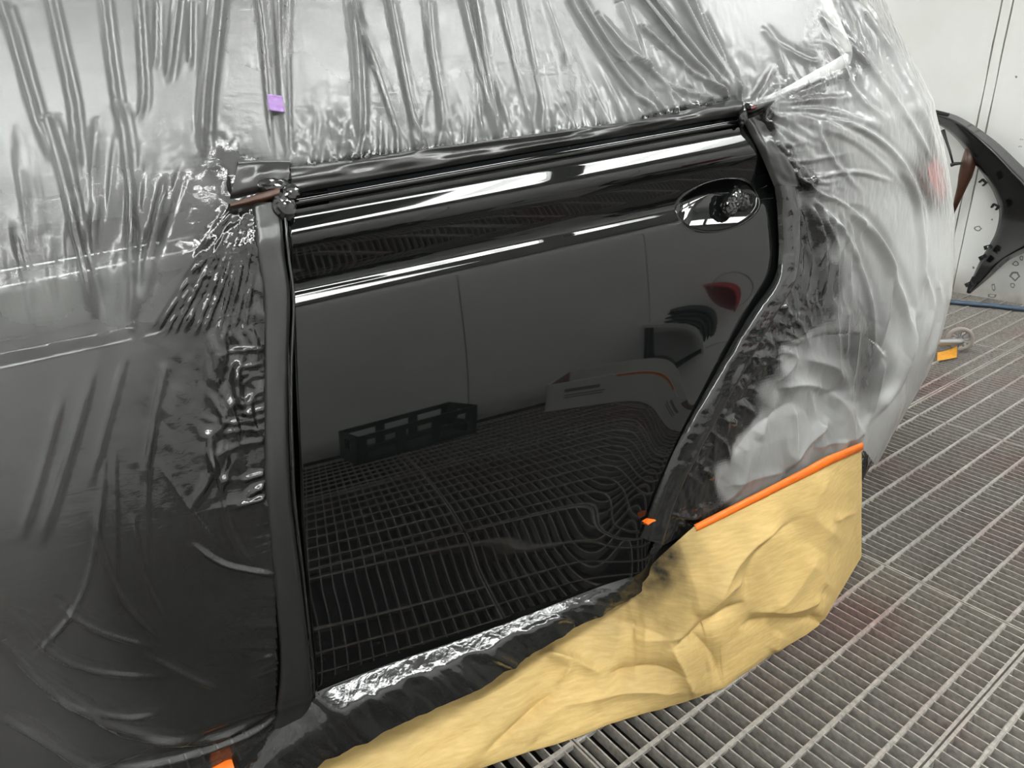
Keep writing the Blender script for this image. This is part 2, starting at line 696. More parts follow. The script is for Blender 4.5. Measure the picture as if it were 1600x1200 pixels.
# where the rear corner begins to turn away, by height
X0Z = [(0.0, 1.303), (0.15, 1.34), (0.3, 1.395), (0.4, 1.482), (0.5, 1.564), (0.6, 1.586), (0.7, 1.582), (0.8, 1.561), (0.9, 1.538),
       (1.0, 1.499), (1.1, 1.446), (1.2, 1.382), (1.3, 1.317), (1.4, 1.257), (1.5, 1.215), (1.7, 1.12)]


def wrap(x, z):
    x0 = np.interp(z, [a for a, _ in X0Z], [b for _, b in X0Z])
    d = np.maximum(x - x0, 0)
    return 0.62 * d ** 2


def y_side(x, z, film=False):
    x = np.asarray(x, float)
    z = np.asarray(z, float)
    s = s_of(x, z)
    if film:
        zeta = np.where(s < 1, (s - 1) * 0.715, np.where(s < 2, (s - 1) * 0.122, 0.122 + z - z_blt(x)))
        y = np.interp(zeta, fz, fs_)
    else:
        y = np.interp(s, sk, yk) + np.maximum(z - z_blt(x), 0) * GLASS_TAN
    low = np.maximum(z_bot(x) - z, 0)
    y = np.where(s < 0, yk[0] + (0.25 * low if film else 0.1 * low), y)
    y = y + 1.0 + 0.02 * (x - 0.55) ** 2 - 0.0
    return y


ARC = (1.25, 0.36, 0.40)


def y_body(x, z):
    r = np.hypot(np.asarray(x) - ARC[0], np.asarray(z) - ARC[1])
    flare = 0.022 * np.exp(-((r - ARC[2]) / 0.09) ** 2)
    return y_side(x, z) + wrap(x, z) - flare


def y_film(x, z):
    x = np.asarray(x, float)
    z = np.asarray(z, float)
    r = np.hypot(x - ARC[0], z - ARC[1])
    flare = 0.016 * np.exp(-((r - ARC[2] - 0.02) / 0.13) ** 2)
    # below the arch the sheet runs outward to the hanging paper
    apron = 0.075 * np.clip(1 - r / (ARC[2] + 0.03), 0, 1) ** 0.8 * np.clip((0.80 - z) / 0.25, 0, 1)
    y = y_side(x, z, True) + wrap(x, z) - flare - 0.006 - apron
    return np.where(r > ARC[2], np.minimum(y, y_body(x, z) - 0.004), y)


def hit(px, py, fn=y_film, off=0.0):
    """the point of the car's side seen at a pixel of the photograph"""
    d = ray(px, py)
    d = d / d[..., 1:2]
    ts = np.linspace(0.8, 1.75, 240)
    best = np.full(d.shape[:-1], 1.0)
    found = np.zeros(d.shape[:-1], bool)
    gp = None
    lo = np.full(d.shape[:-1], 9.0)
    for t in ts:
        g = t - fn(d[..., 0] * t, d[..., 2] * t + H) + off
        if gp is not None:
            c = (~found) & (gp < 0) & (g >= 0)
            best = np.where(c, t - (ts[1] - ts[0]) * g / (g - gp + 1e-12), best)
            found |= c
        near = (~found) & (np.abs(g) < lo)
        best = np.where(near, t, best)
        lo = np.where(near, np.abs(g), lo)
        gp = g
    return d * best[..., None] + [0, 0, H]

# ------------------------------------------------------------------ the booth
RX0, RX1, RY0, RY1, RZ = -3.6, 4.885, -1.6, 4.2, 2.85


def room_boxes(name, L, mat, parent=None, bevel=0):
    o = boxes(name, L, mat, parent, bevel)
    o.data.transform(ROOM)
    return o


def structure(o, label=None):
    o['kind'] = 'structure'
    if label:
        o['label'] = label
    return o


def grate_layout():
    X = [1.797 + 1.0675 * k for k in range(-5, 3)]
    X = [max(RX0, X[0])] + X[1:]
    Y = [0.344 + 0.8375 * k for k in range(-2, 5)]
    return X, Y


floor = structure(room_boxes('floor', [(RX0, RX1, RY0, RY1, -0.62, -0.60)], MAT['pit']), 'dark pit floor under steel grating')
GT = 0.0          # top of the grating
BW, BD = 0.0032, 0.032


def bar_mesh(name, L):
    V, F = [], []
    for b in L:
        v, f = box_geo(*b)
        n = len(V)
        V += v
        F += [tuple(i + n for i in q) for q in f]
    me = bpy.data.meshes.new(name)
    me.from_pydata(V, [], F)
    me.update()
    me.materials.append(MAT['grate'])
    return me


def rod_mesh(name, L):
    """cross rod with a slightly lumpy, rounded top"""
    rr = np.random.default_rng(3)
    n = int(L / 0.03) + 1
    V, F = [], []
    prof = [(-0.0050, -0.012), (-0.0054, -0.003), (-0.0030, 0.0002), (0.0030, 0.0002), (0.0054, -0.003), (0.0050, -0.012)]
    for i in range(n):
        x = L * i / (n - 1)
        k = 1 + 0.14 * rr.uniform(-1, 1)
        for (a, b) in prof:
            V.append((x, a * k, b))
    for i in range(n - 1):
        for k in range(5):
            F.append((i * 6 + k, (i + 1) * 6 + k, (i + 1) * 6 + k + 1, i * 6 + k + 1))
    me = bpy.data.meshes.new(name)
    me.from_pydata(V, [], F)
    me.update()
    me.materials.append(MAT['grate'])
    return me


PW, PL = 0.8375, 1.0675
thin_me = bar_mesh('bearing_bar', [(-BW / 2, BW / 2, 0.006, PW - 0.006, -BD, -0.0008)])
rod_me = rod_mesh('cross_rod', PL - 0.012)
DETAIL = {(0.73, 0.344), (1.797, 0.344), (0.73, -0.4935), (1.797, -0.4935), (1.797, 1.1815), (2.8645, 0.344), (2.8645, 1.1815)}
GX, GY = grate_layout()
rest = []
for gx in GX:
    for gy in GY:
        if gx + PL < RX0 or gy > RY1 or gy + PW < RY0:
            continue
        fr = [(gx + 0.002, gx + 0.0065, gy + 0.002, gy + PW - 0.002, -BD, 0), (gx + PL - 0.0065, gx + PL - 0.002, gy + 0.002, gy + PW - 0.002, -BD, 0),
              (gx + 0.002, gx + PL - 0.002, gy + 0.002, gy + 0.009, -BD, 0), (gx + 0.002, gx + PL - 0.002, gy + PW - 0.009, gy + PW - 0.002, -BD, 0)]
        tx = [gx + 0.03 + (PL - 0.06) * k / 34 for k in range(35)]
        ry = [gy + 0.0640 + 0.1012 * k for k in range(8)]
        if any(abs(gx - a) < 0.02 and abs(gy - b) < 0.02 for a, b in DETAIL):
            pn = room_boxes('grate_panel', fr, MAT['grate'], floor)
            for x in tx:
                o = bpy.data.objects.new('bearing_bar', thin_me)
                C.objects.link(o)
                o.parent = pn
                o.matrix_basis = ROOM @ Matrix.Translation((x + random.uniform(-.0008, .0008), gy, 0))
            for y in ry:
                o = bpy.data.objects.new('cross_rod', rod_me)
                C.objects.link(o)
                o.parent = pn
                o.matrix_basis = ROOM @ Matrix.Translation((gx + 0.006, y, 0.0012))
        else:
            rest += fr + [(x - BW / 2, x + BW / 2, gy + .006, gy + PW - .006, -BD, -0.0008) for x in tx]
            rest += [(gx + .006, gx + PL - .006, y - .005, y + .005, -.012, 0.0012) for y in ry]
o = room_boxes('grate_field', rest, MAT['grate'], floor)
o['kind'] = 'stuff'

# end wall built of wide sheets with open joints
we = structure(empty('wall_end', room(RX1, 0)), 'white booth end wall with open vertical joints')
seams = [RY0, -0.4, 0.75, 1.855, 1.911, 2.585, 2.64, 3.4, RY1]
wob = np.random.default_rng(5)
for a, b in zip(seams[:-1], seams[1:]):
    # each sheet has slightly wavy vertical edges
    zs = np.linspace(-0.05, RZ, 40)
    ea = a + 0.004 + 0.0035 * noise2(zs * 5, zs * 0 + a * 9, 3)
    eb = b - 0.004 + 0.0035 * noise2(zs * 5, zs * 0 + b * 7, 4)
    V, F = [], []
    for z, y0, y1 in zip(zs, ea, eb):
        V += [room(RX1, y0, z), room(RX1, y1, z), room(RX1 + .02, y0, z), room(RX1 + .02, y1, z)]
    for i in range(len(zs) - 1):
        q = i * 4
        F += [(q, q + 4, q + 5, q + 1), (q + 2, q + 3, q + 7, q + 6), (q, q + 2, q + 6, q + 4), (q + 1, q + 5, q + 7, q + 3)]
    mesh('wall_sheet', V, F, MAT['wall'], we)
room_boxes('joint_backing', [(RX1 + .021, RX1 + .05, RY0, RY1, -.05, RZ)], MAT['seam'], we)


def sheet_wall(name, label, fixed, lo, hi, axis, step):
    w_ = structure(empty(name, room(fixed if axis == 'x' else 0, fixed if axis == 'y' else 0)), label)
    a = lo
    while a < hi - 0.01:
        b = min(hi, a + step)
        s = 0.02 if fixed > 0 else -0.02
        g = .0035
        if axis == 'y':
            room_boxes('wall_sheet', [(a + g, b - g, min(fixed, fixed + s), max(fixed, fixed + s), -.05, RZ)], MAT['wall'], w_)
        else:
            room_boxes('wall_sheet', [(min(fixed, fixed + s), max(fixed, fixed + s), a + g, b - g, -.05, RZ)], MAT['wall'], w_)
        a = b
    s = .021 if fixed > 0 else -.05
    if axis == 'y':
        room_boxes('joint_backing', [(lo, hi, fixed + s, fixed + s + .029, -.05, RZ)], MAT['seam'], w_)
    else:
        room_boxes('joint_backing', [(fixed + s, fixed + s + .029, lo, hi, -.05, RZ)], MAT['seam'], w_)


sheet_wall('wall_near', 'white booth side wall behind the camera', RY0, RX0, RX1, 'y', 1.2)
sheet_wall('wall_far', 'white booth side wall beyond the car', RY1, RX0, RX1, 'y', 1.2)
sheet_wall('wall_front', 'white booth wall in front of the car', RX0, RY0, RY1, 'x', 1.2)
structure(room_boxes('ceiling', [(RX0, RX1, RY0, RY1, RZ, RZ + .03)], simple('ceiling_filter', (0.8, 0.8, 0.78), 0.8)), 'white filter ceiling')

# fluorescent fixtures in rows under the ceiling
def fixture(x, y, z, tilt, label, L=1.5):
    t = empty('ceiling_light', room(x, y, z))
    tag(t, label, 'light', 'fluorescent fixtures')
    Mx = ROOM @ Matrix.Translation((x, y, z)) @ Matrix.Rotation(tilt, 4, 'X')
    o = boxes('housing', [(-L / 2, L / 2, -.16, .16, .03, .07), (-L / 2, L / 2, -.175, -.155, -.03, .07), (-L / 2, L / 2, .155, .175, -.03, .07),
                          (-L / 2 - .02, -L / 2, -.175, .175, -.03, .07), (L / 2, L / 2 + .02, -.175, .175, -.03, .07)], MAT['fixture'], t)
    o.data.transform(Mx)
    for yy in (-.11, -.037, .037, .11):
        o = tube('lamp_tube', [(-L / 2 + .02, yy, 0), (L / 2 - .02, yy, 0)], .017, MAT['tube'], t, 6)
        o.data.transform(Mx)


names = ['front end', 'second from the front', 'third from the front', 'fourth from the front', 'rear end']
for i, x in enumerate([-2.48, -0.78, 0.92, 2.62, 4.07]):
    L_ = 1.1 if i == 4 else 1.5
    fixture(x, -0.62, RZ - 0.08, 0, 'fluorescent ceiling light in the row above the camera, ' + names[i], L_)
    fixture(x, RY1 - 0.30, RZ - 0.28, math.radians(42), 'fluorescent light high along the wall beyond the car, ' + names[i], L_)
for i, x in enumerate([-0.78, 0.92, 2.62]):  # unseen middle row, added to light the top of the film
    fixture(x, 1.6, RZ - 0.08, 0, 'added fluorescent ceiling light over the car roof, ' + ['front', 'middle', 'rear'][i])

# ------------------------------------------------------------------ the car
car = empty('car', (0.6, 1.9, 0))
tag(car, 'black car under masking film with one bare glossy rear door', 'car')


def seam_x(z): return np.interp(z, [0.1, 0.32, 0.48, 0.66, 0.87, 0.99, 1.115, 1.3], [0.128, 0.133, 0.140, 0.149, 0.175, 0.192, 0.204, 0.25])
REAR = [(0.835, 0.20), (0.836, 0.27), (0.845, 0.366), (0.885, 0.462), (0.947, 0.581), (1.024, 0.693), (1.118, 0.815), (1.196, 0.89), (1.208, 0.96), (1.19, 1.04), (1.13, 1.12), (1.062, 1.186), (1.0, 1.25)]
rear_pts = smooth_line(REAR, 200)


def rear_x(z): return np.interp(z, rear_pts[:, 1], rear_pts[:, 0])


# door shell: structured grid with a polar block round the handle recess
NA, NS = 300, 300
HC = (0.996, 1.047)
HA, HB, HROT = 0.103, 0.046, 0.035
a_ = np.linspace(0, 1, NA)
s_ = np.r_[np.linspace(0, 0.1, 30, endpoint=False), np.linspace(0.1, 0.9, 90, endpoint=False), np.linspace(0.9, 2.0, NS - 120)]


def door_xz(a, s):
    x = np.full(np.broadcast(a, s).shape, 0.6)
    for _ in range(12):
        b, c, t = z_bot(x), z_cre(x), z_blt(x)
        z = np.where(s < 1, b + s * (c - b), c + (s - 1) * (t - c))
        x = seam_x(z) + 0.003 + a * (rear_x(z) - seam_x(z) - 0.003)
    return x, z


A, S = np.meshgrid(a_, s_, indexing='ij')
DX, DZ = door_xz(A, S)
P = np.stack([DX, y_body(DX, DZ), DZ], -1)
cx, cz = DX - HC[0], DZ - HC[1]
ch, sh = math.cos(HROT), math.sin(HROT)
rr = np.hypot((cx * ch + cz * sh) / HA, (-cx * sh + cz * ch) / HB)
inside = rr < 1.12
ii, jj = np.where(inside)
i0, i1, j0, j1 = ii.min() - 1, ii.max() + 1, jj.min() - 1, jj.max() + 1
keep = np.ones((NA - 1, NS - 1), bool)
keep[i0:i1, j0:j1] = False
Q = grid_quads(NA, NS, keep)
V = P.reshape(-1, 3)
ring = [(i, j0) for i in range(i0, i1)] + [(i1, j) for j in range(j0, j1)] + [(i, j1) for i in range(i1, i0, -1)] + [(i0, j) for j in range(j1, j0, -1)]
rid = np.array([i * NS + j for i, j in ring])
bx, bz = V[rid, 0] - HC[0], V[rid, 2] - HC[1]
ang = np.arctan2((-bx * sh + bz * ch) / HB, (bx * ch + bz * sh) / HA)
ex = HC[0] + HA * np.cos(ang) * ch - HB * np.sin(ang) * sh
ez = HC[1] + HA * np.cos(ang) * sh + HB * np.sin(ang) * ch
rows = []
newV = [V]
nV = len(V)
prev = rid
nr = len(rid)
quads = [Q]
ks = list(np.linspace(0, 1, 14)[1:]) + [1 + 1e-9 + 0.0]
levels = [('o', k) for k in list(np.linspace(0, .8, 8)[1:]) + [.86, .91, .95, .98, 1.0]] + [('i', r) for r in (0.992, 0.984, 0.97, 0.95, 0.92, 0.88, 0.82, 0.74, 0.64, 0.52, 0.4, 0.28, 0.16, 0.06, 0.0)]
HD = 0.021


def bowl(k):
    return HD * (1 - k ** 2) + 0.0025 * np.clip((1 - k) / 0.03, 0, 1)


rim_y = y_body(ex, ez)
cen_plane = np.polyfit(ex, rim_y, 1)
for kind, k in levels:
    if kind == 'o':
        X = V[rid, 0] * (1 - k) + ex * k
        Z = V[rid, 2] * (1 - k) + ez * k
        Y = y_body(X, Z) - 0.0016 * np.clip((k - 0.80) / 0.20, 0, 1) ** 2
    else:
        X = HC[0] + (ex - HC[0]) * k
        Z = HC[1] + 0.40 * HB * (1 - k) + (ez - HC[1]) * k
        mean = y_body(np.array(HC[0]), np.array(HC[1])) + 0.0
        Y = (rim_y * k + (1 - k) * float(rim_y.mean())) + bowl(k) - 0.0016 * np.clip((k - 0.97) / 0.03, 0, 1)
    newV.append(np.stack([X, Y, Z], -1))
    ids = np.arange(nV, nV + nr)
    nV += nr
    quads.append(np.stack([prev, np.roll(prev, -1), np.roll(ids, -1), ids], -1))
    prev = ids
# turned-in edges all round the door
def rim_strip(idx):
    global nV, V2
    idx = np.asarray(idx)
    pts = V[idx].copy()
    pts[:, 1] += 0.018
    newV.append(pts)
    ids = np.arange(nV, nV + len(idx))
    nV += len(idx)
    quads.append(np.stack([idx[:-1], idx[1:], ids[1:], ids[:-1]], -1))


rim_strip([0 * NS + j for j in range(NS)])
rim_strip([(NA - 1) * NS + j for j in range(NS)])
rim_strip([i * NS for i in range(NA)])
Vd, Qd = np.vstack(newV), np.vstack(quads)
used = np.zeros(len(Vd), bool)
used[Qd.ravel()] = True
idx = np.cumsum(used) - 1
door = fast_mesh('rear_door', Vd[used], idx[Qd], MAT['paint'], car)
door['label'] = 'freshly painted glossy black rear door'

# panels under the film
x = np.linspace(-0.75, 1, 220)
zz = np.linspace(0, 1, 240)
U, W = np.meshgrid(np.linspace(0, 1, 240), zz, indexing='ij')
Zg = 0.28 + W * (1.113 - 0.29 + 0.02)
Xg = -0.75 + U * (seam_x(Zg) - 0.006 + 0.75)
Zg = Zg + 0.0
P = np.stack([Xg, y_body(Xg, Zg) + 0.0015, Zg], -1)
fd = grid_mesh('front_door', P, MAT['paint'], car)
fd['label'] = 'black front door panel under the film'
U, W = np.meshgrid(np.linspace(0, 1, 200), np.linspace(0, 1, 200), indexing='ij')
Zg = 0.2 + W * 1.07
Xg = (rear_x(Zg) + 0.006) + U * (2.25 - rear_x(Zg))
Yq = y_body(Xg, Zg) + 0.004
rq = np.hypot(Xg - ARC[0], Zg - ARC[1])
rc = (rq[:-1, :-1] + rq[1:, 1:]) / 2
qp = grid_mesh('quarter_panel', np.stack([Xg, Yq, Zg], -1), MAT['paint'], car, keep=(rc > ARC[2]))
qp['label'] = 'black rear quarter panel with wheel arch under the film'


def side_patch(name, poly_x, z0, z1, mat, off, n=60, fn=y_body):
    U, W = np.meshgrid(np.linspace(0, 1, n), np.linspace(0, 1, n), indexing='ij')
    Z = z0 + W * (z1 - z0)
    xa = np.interp(Z, [z0, z1], [poly_x[0], poly_x[1]])
    xb = np.interp(Z, [z0, z1], [poly_x[2], poly_x[3]])
    X = xa + U * (xb - xa)
    return grid_mesh(name, np.stack([X, fn(X, Z) + off, Z], -1), mat, car)


def belt_patch(name, x0, x1, x0t, x1t, h, mat, off, label):
    U, W = np.meshgrid(np.linspace(0, 1, 60), np.linspace(0, 1, 40), indexing='ij')
    X = (x0 + (x0t - x0) * W) + U * ((x1 + (x1t - x1) * W) - (x0 + (x0t - x0) * W))
    Z = z_blt(X) - 0.01 + W * h
    o = grid_mesh(name, np.stack([X, y_body(X, Z) + off + np.maximum(Z - z_blt(X), 0) * 0.24, Z], -1), mat, car)
    o['label'] = label
    return o


belt_patch('window', -0.75, 0.10, -0.70, 0.14, 0.5, MAT['glass'], 0.03, 'dark front side window')
belt_patch('window', 0.24, 1.03, 0.30, 0.95, 0.5, MAT['glass'], 0.03, 'dark rear side window')
belt_patch('window', 1.12, 1.45, 1.05, 1.30, 0.42, MAT['glass'], 0.03, 'dark quarter window')
belt_patch('pillar', 0.07, 0.27, 0.11, 0.33, 0.5, MAT['paint'], 0.018, 'black centre pillar')
belt_patch('pillar', 1.00, 1.15, 0.92, 1.08, 0.5, MAT['paint'], 0.018, 'black rear pillar')
belt_patch('pillar', 1.40, 2.2, 1.25, 1.95, 0.5, MAT['paint'], 0.012, 'black rear corner pillar')
# belt moulding of the rear door: two thin rails under the window
for k, (dz, r) in enumerate([(0.012, 0.0055), (0.026, 0.0045)]):
    xs = np.linspace(0.205, 1.06, 40)
    zs = z_blt(xs) + dz - 0.004
    ys = y_side(xs, z_blt(xs)) + wrap(xs, zs) + 0.004 + 0.010 * k
    o = tube('belt_moulding', np.stack([xs, ys, zs], -1), r, MAT['paint'], car, 10)
# trim round the quarter window; its white colour stands in for mirrored light
tr = smooth_line([(1166, 166), (1220, 148), (1280, 118), (1318, 98), (1326, 84), (1312, 50), (1292, 0), (1280, -40)], 60)
wd = np.interp(np.linspace(0, 1, 60), [0, .3, .55, .62, 1], [.004, .009, .014, .017, .016])
Pt = hit(tr[:, 0], tr[:, 1], y_film, -0.004)
dP = np.gradient(Pt, axis=0)
dP /= np.linalg.norm(dP, axis=1)[:, None]
side = np.cross(dP, [0, -1, 0])
side /= np.linalg.norm(side, axis=1)[:, None]
Vt = np.stack([Pt + side * (wd * k)[:, None] + np.array([0, o_, 0]) for k, o_ in ((-1, .006), (-.8, 0), (.8, 0), (1, .006))], 1)
o = grid_mesh('window_trim', Vt, simple('trim_painted_shine', (0.86, 0.86, 0.84), 0.3, 0.0, spec=0.6), car)
o['label'] = 'trim strip round the quarter window, its reflected light painted white'
# tail lamp
Pl = hit(np.array([1448, 1462, 1474, 1480, 1476, 1462, 1452]), np.array([262, 244, 262, 300, 322, 300, 280]), y_film, -0.012)
cen = Pl.mean(0)
mesh('tail_lamp', [tuple(cen + [0, -.01, 0])] + [tuple(p) for p in Pl], [(0, i + 1, (i + 1) % 7 + 1) for i in range(7)], MAT['lamp'], car, True)['label'] = 'red tail lamp under the film'
# wheel
Mw = Matrix.Translation((ARC[0] + 0.02, 1.20, 0.345)) @ Matrix.Rotation(math.radians(90), 4, 'X')
wh = lathe('wheel', [(0.22, -.1), (0.32, -.1), (0.343, -.075), (0.345, .06), (0.33, .1), (0.235, .105), (0.22, .09), (0.22, -.1)], MAT['rubber'], car, 48, Mw)
rim = lathe('rim', [(0.0, .07), (0.06, .075), (0.075, .06), (0.18, .07), (0.215, .09), (0.225, .085), (0.22, -.05)], MAT['alloy'], wh, 48, Mw)
ww = lathe('wheel_well', [(0.404, .15), (0.40, .06), (0.36, -.06), (0.30, -.25), (0.0, -.25)], MAT['gap'], car, 48, Matrix.Translation((ARC[0], 1.12, ARC[1])) @ Matrix.Rotation(math.radians(90), 4, 'X'))
bm = bmesh.new()
bm.from_mesh(ww.data)
bmesh.ops.delete(bm, geom=[v for v in bm.verts if v.co.z < 0.44], context='VERTS')     # open below, as a wheel housing is
bm.to_mesh(ww.data)
bm.free()
# body behind everything so that no light leaks through the gaps
boxes('body_core', [(-0.75, 1.40, 1.24, 2.7, 0.25, 1.02), (1.40, 1.75, 1.26, 2.7, 0.50, 1.02), (-0.72, 1.5, 1.36, 2.5, 1.02, 1.62), (1.5, 1.95, 1.62, 2.4, 1.02, 1.62)], MAT['gap'], car)

# ------------------------------------------------------------------ folds: ridges along drawn lines
def seg_dist(px, py, pts):
    """distance (pixels of the photograph, about a millimetre) to a polyline and the position along it"""
    best = np.full(px.shape, 1e9)
    tt = np.zeros(px.shape)
    sg = np.zeros(px.shape)
    L = np.linalg.norm(np.diff(pts, axis=0), axis=1)
    tot = max(L.sum(), 1e-6)
    acc = 0
    for (a, b), l in zip(zip(pts[:-1], pts[1:]), L):
        d = b - a
        u = np.clip(((px - a[0]) * d[0] + (py - a[1]) * d[1]) / (l * l + 1e-9), 0, 1)
        ex_, ey_ = px - a[0] - u * d[0], py - a[1] - u * d[1]
        q = np.hypot(ex_, ey_)
        m = q < best
        best = np.where(m, q, best)
        tt = np.where(m, (acc + u * l) / tot, tt)
        sg = np.where(m, np.sign(d[0] * ey_ - d[1] * ex_), sg)
        acc += l
    return best * sg, tt


def add_fold(D, PX, PY, pts, w, amp, taper=(0.1, 0.9), crisp=0.0):
    pts = np.asarray(pts, float)
    m = w * 3.5
    x0, y0 = pts.min(0) - m
    x1, y1 = pts.max(0) + m
    k = (PX > x0) & (PX < x1) & (PY > y0) & (PY < y1)
    if not k.any():
        return
    d, t = seg_dist(PX[k], PY[k], smooth_line(pts, max(3, len(pts) * 4)) if len(pts) > 2 else pts)
    e = np.clip(t / max(taper[0], 1e-3), 0, 1) * np.clip((1 - t) / max(1 - taper[1], 1e-3), 0, 1)
    f = np.exp(-(d / w) ** 2) if not crisp else np.exp(-np.abs(d) / w)
    D[k] += amp * e * f


def idw(PX, PY, ctrl, p=3.0):
    num = np.zeros(PX.shape)
    den = np.zeros(PX.shape)
    for (a, b, v) in ctrl:
        q = 1 / (((PX - a) ** 2 + (PY - b) ** 2) + 60) ** (p / 2)
        num += q * v
        den += q
    return num / den


def normals_of(P):
    du = np.gradient(P, axis=0)
    dv = np.gradient(P, axis=1)
    n = np.cross(du, dv)
    n /= np.linalg.norm(n, axis=-1)[..., None] + 1e-12
    s = np.sign(n[..., 1])
    n *= -np.where(s == 0, 1, s)[..., None]
    return n


def in_poly(px, py, poly):
    poly = np.asarray(poly, float)
    c = np.zeros(px.shape, bool)
    for (x1, y1), (x2, y2) in zip(poly, np.roll(poly, -1, 0)):
        k = ((y1 > py) != (y2 > py)) & (px < (x2 - x1) * (py - y1) / (y2 - y1 + 1e-12) + x1)
        c ^= k
    return c


# ------------------------------------------------------------------ masking film
xs = np.r_[np.arange(-0.75, -0.34, 0.012), np.arange(-0.34, 2.12, 0.0027), np.arange(2.12, 2.42, 0.012)]
zs = np.r_[np.arange(0.06, 0.15, 0.006), np.arange(0.15, 1.46, 0.0029), np.arange(1.46, 1.63, 0.008)]
NX, NZ = len(xs), len(zs)
Xf, Zf = np.meshgrid(xs, zs, indexing='ij')
P0 = np.stack([Xf, y_film(Xf, Zf), Zf], -1)
PX, PY = to_px(P0)
Nf = normals_of(P0)
D = np.zeros(PX.shape)
TOP = [(375, 250), (450, 249), (456, 260), (560, 247), (700, 228), (830, 211), (1000, 188), (1130, 160), (1152, 160)]
top_c = resample(TOP, 400)
rf = np.random.default_rng(11)
# long hanging folds over the windows
LONG = [([(3, 0), (30, 90), (55, 180), (80, 252)], 7, 11), ([(75, -10), (95, 80), (112, 160), (124, 268)], 6, 10),
        ([(160, -10), (172, 90), (187, 195)], 6, 8), ([(215, -10), (220, 70), (224, 150), (218, 190)], 5, 7), ([(245, 0), (244, 110)], 4, 4),
        ([(278, -10), (270, 60), (262, 130)], 6, 6), ([(298, 0), (297, 110)], 5, 4), ([(337, -20), (326, 80), (318, 160), (315, 246)], 8, 12),
        ([(185, 160), (200, 260), (206, 380), (204, 520)], 8, 8), ([(70, 180), (100, 280), (125, 390), (150, 500)], 9, 10),
        ([(400, -20), (410, 60), (418, 160), (428, 250)], 3.5, 6), ([(434, -20), (436, 80), (447, 250)], 6, 6), ([(448, -20), (446, 90), (449, 250)], 3, 5),
        ([(545, -10), (556, 90), (559, 180), (560, 245)], 7, 11), ([(545, 5), (580, 90), (600, 150), (628, 235)], 6, 8),
        ([(604, -10), (622, 80), (640, 170), (658, 234)], 6, 10), ([(664, -10), (672, 70), (686, 160), (697, 228)], 6, 9),
        ([(718, -10), (738, 70), (760, 160), (778, 220)], 6, 9), ([(738, -10), (752, 70), (768, 160), (776, 220)], 5, 10),
        ([(776, -10), (795, 70), (815, 150), (835, 210)], 5, 7), ([(810, -10), (828, 80), (845, 160), (848, 208)], 5, 6),
        ([(848, -10), (872, 60), (884, 100)], 4, 5), ([(885, -5), (930, 70), (980, 140), (1040, 184)], 6, 8), ([(905, -5), (950, 70), (1010, 140), (1050, 182)], 5, 7),
        ([(985, -20), (1040, 50), (1090, 110), (1145, 162)], 7, 11), ([(1005, -20), (1060, 50), (1110, 110), (1152, 160)], 5, 9),
        ([(1048, -20), (1085, 50), (1130, 120), (1156, 160)], 7, 13), ([(1070, -20), (1105, 60), (1140, 120), (1160, 160)], 5, 9),
        ([(1095, 20), (1130, 90), (1160, 160)], 4, 8), ([(985, 90), (1060, 140), (1130, 158)], 5, 7), ([(968, 0), (990, 60), (1010, 130)], 9, 6),
        ([(1000, 40), (1075, 110), (1140, 156)], 4, 7), ([(930, 20), (1000, 100), (1080, 170)], 4, 5)]
for pts, w, a in LONG:
    add_fold(D, PX, PY, pts, w * 0.72, a * 1.35e-3, (0.02, 0.85))
    q = np.array(pts, float) + [w * 1.7, 0]
    add_fold(D, PX, PY, q, w * 0.7, -a * 0.5e-3, (0.05, 0.8))
# short pleats gathered at the taped upper edge
for k in range(230):
    t = rf.uniform(0.13, 1)
    x, y = top_c[int(t * 399)]
    lean = np.interp(x, [375, 450, 600, 800, 1000, 1150], [0.25, 0.0, -0.12, -0.16, -0.45, -0.75]) + rf.normal(0, 0.14)
    l = rf.uniform(22, 70) * (1 + (rf.random() < 0.25) * 1.3)
    add_fold(D, PX, PY, [(x, y + 6), (x + lean * l * 0.4, y - l * 0.4), (x + lean * l, y - l)], rf.uniform(2.2, 3.6), rf.uniform(1.8, 5.0) * 1e-3 * rf.choice([-1, 1, 1]), (0.01, 0.25))
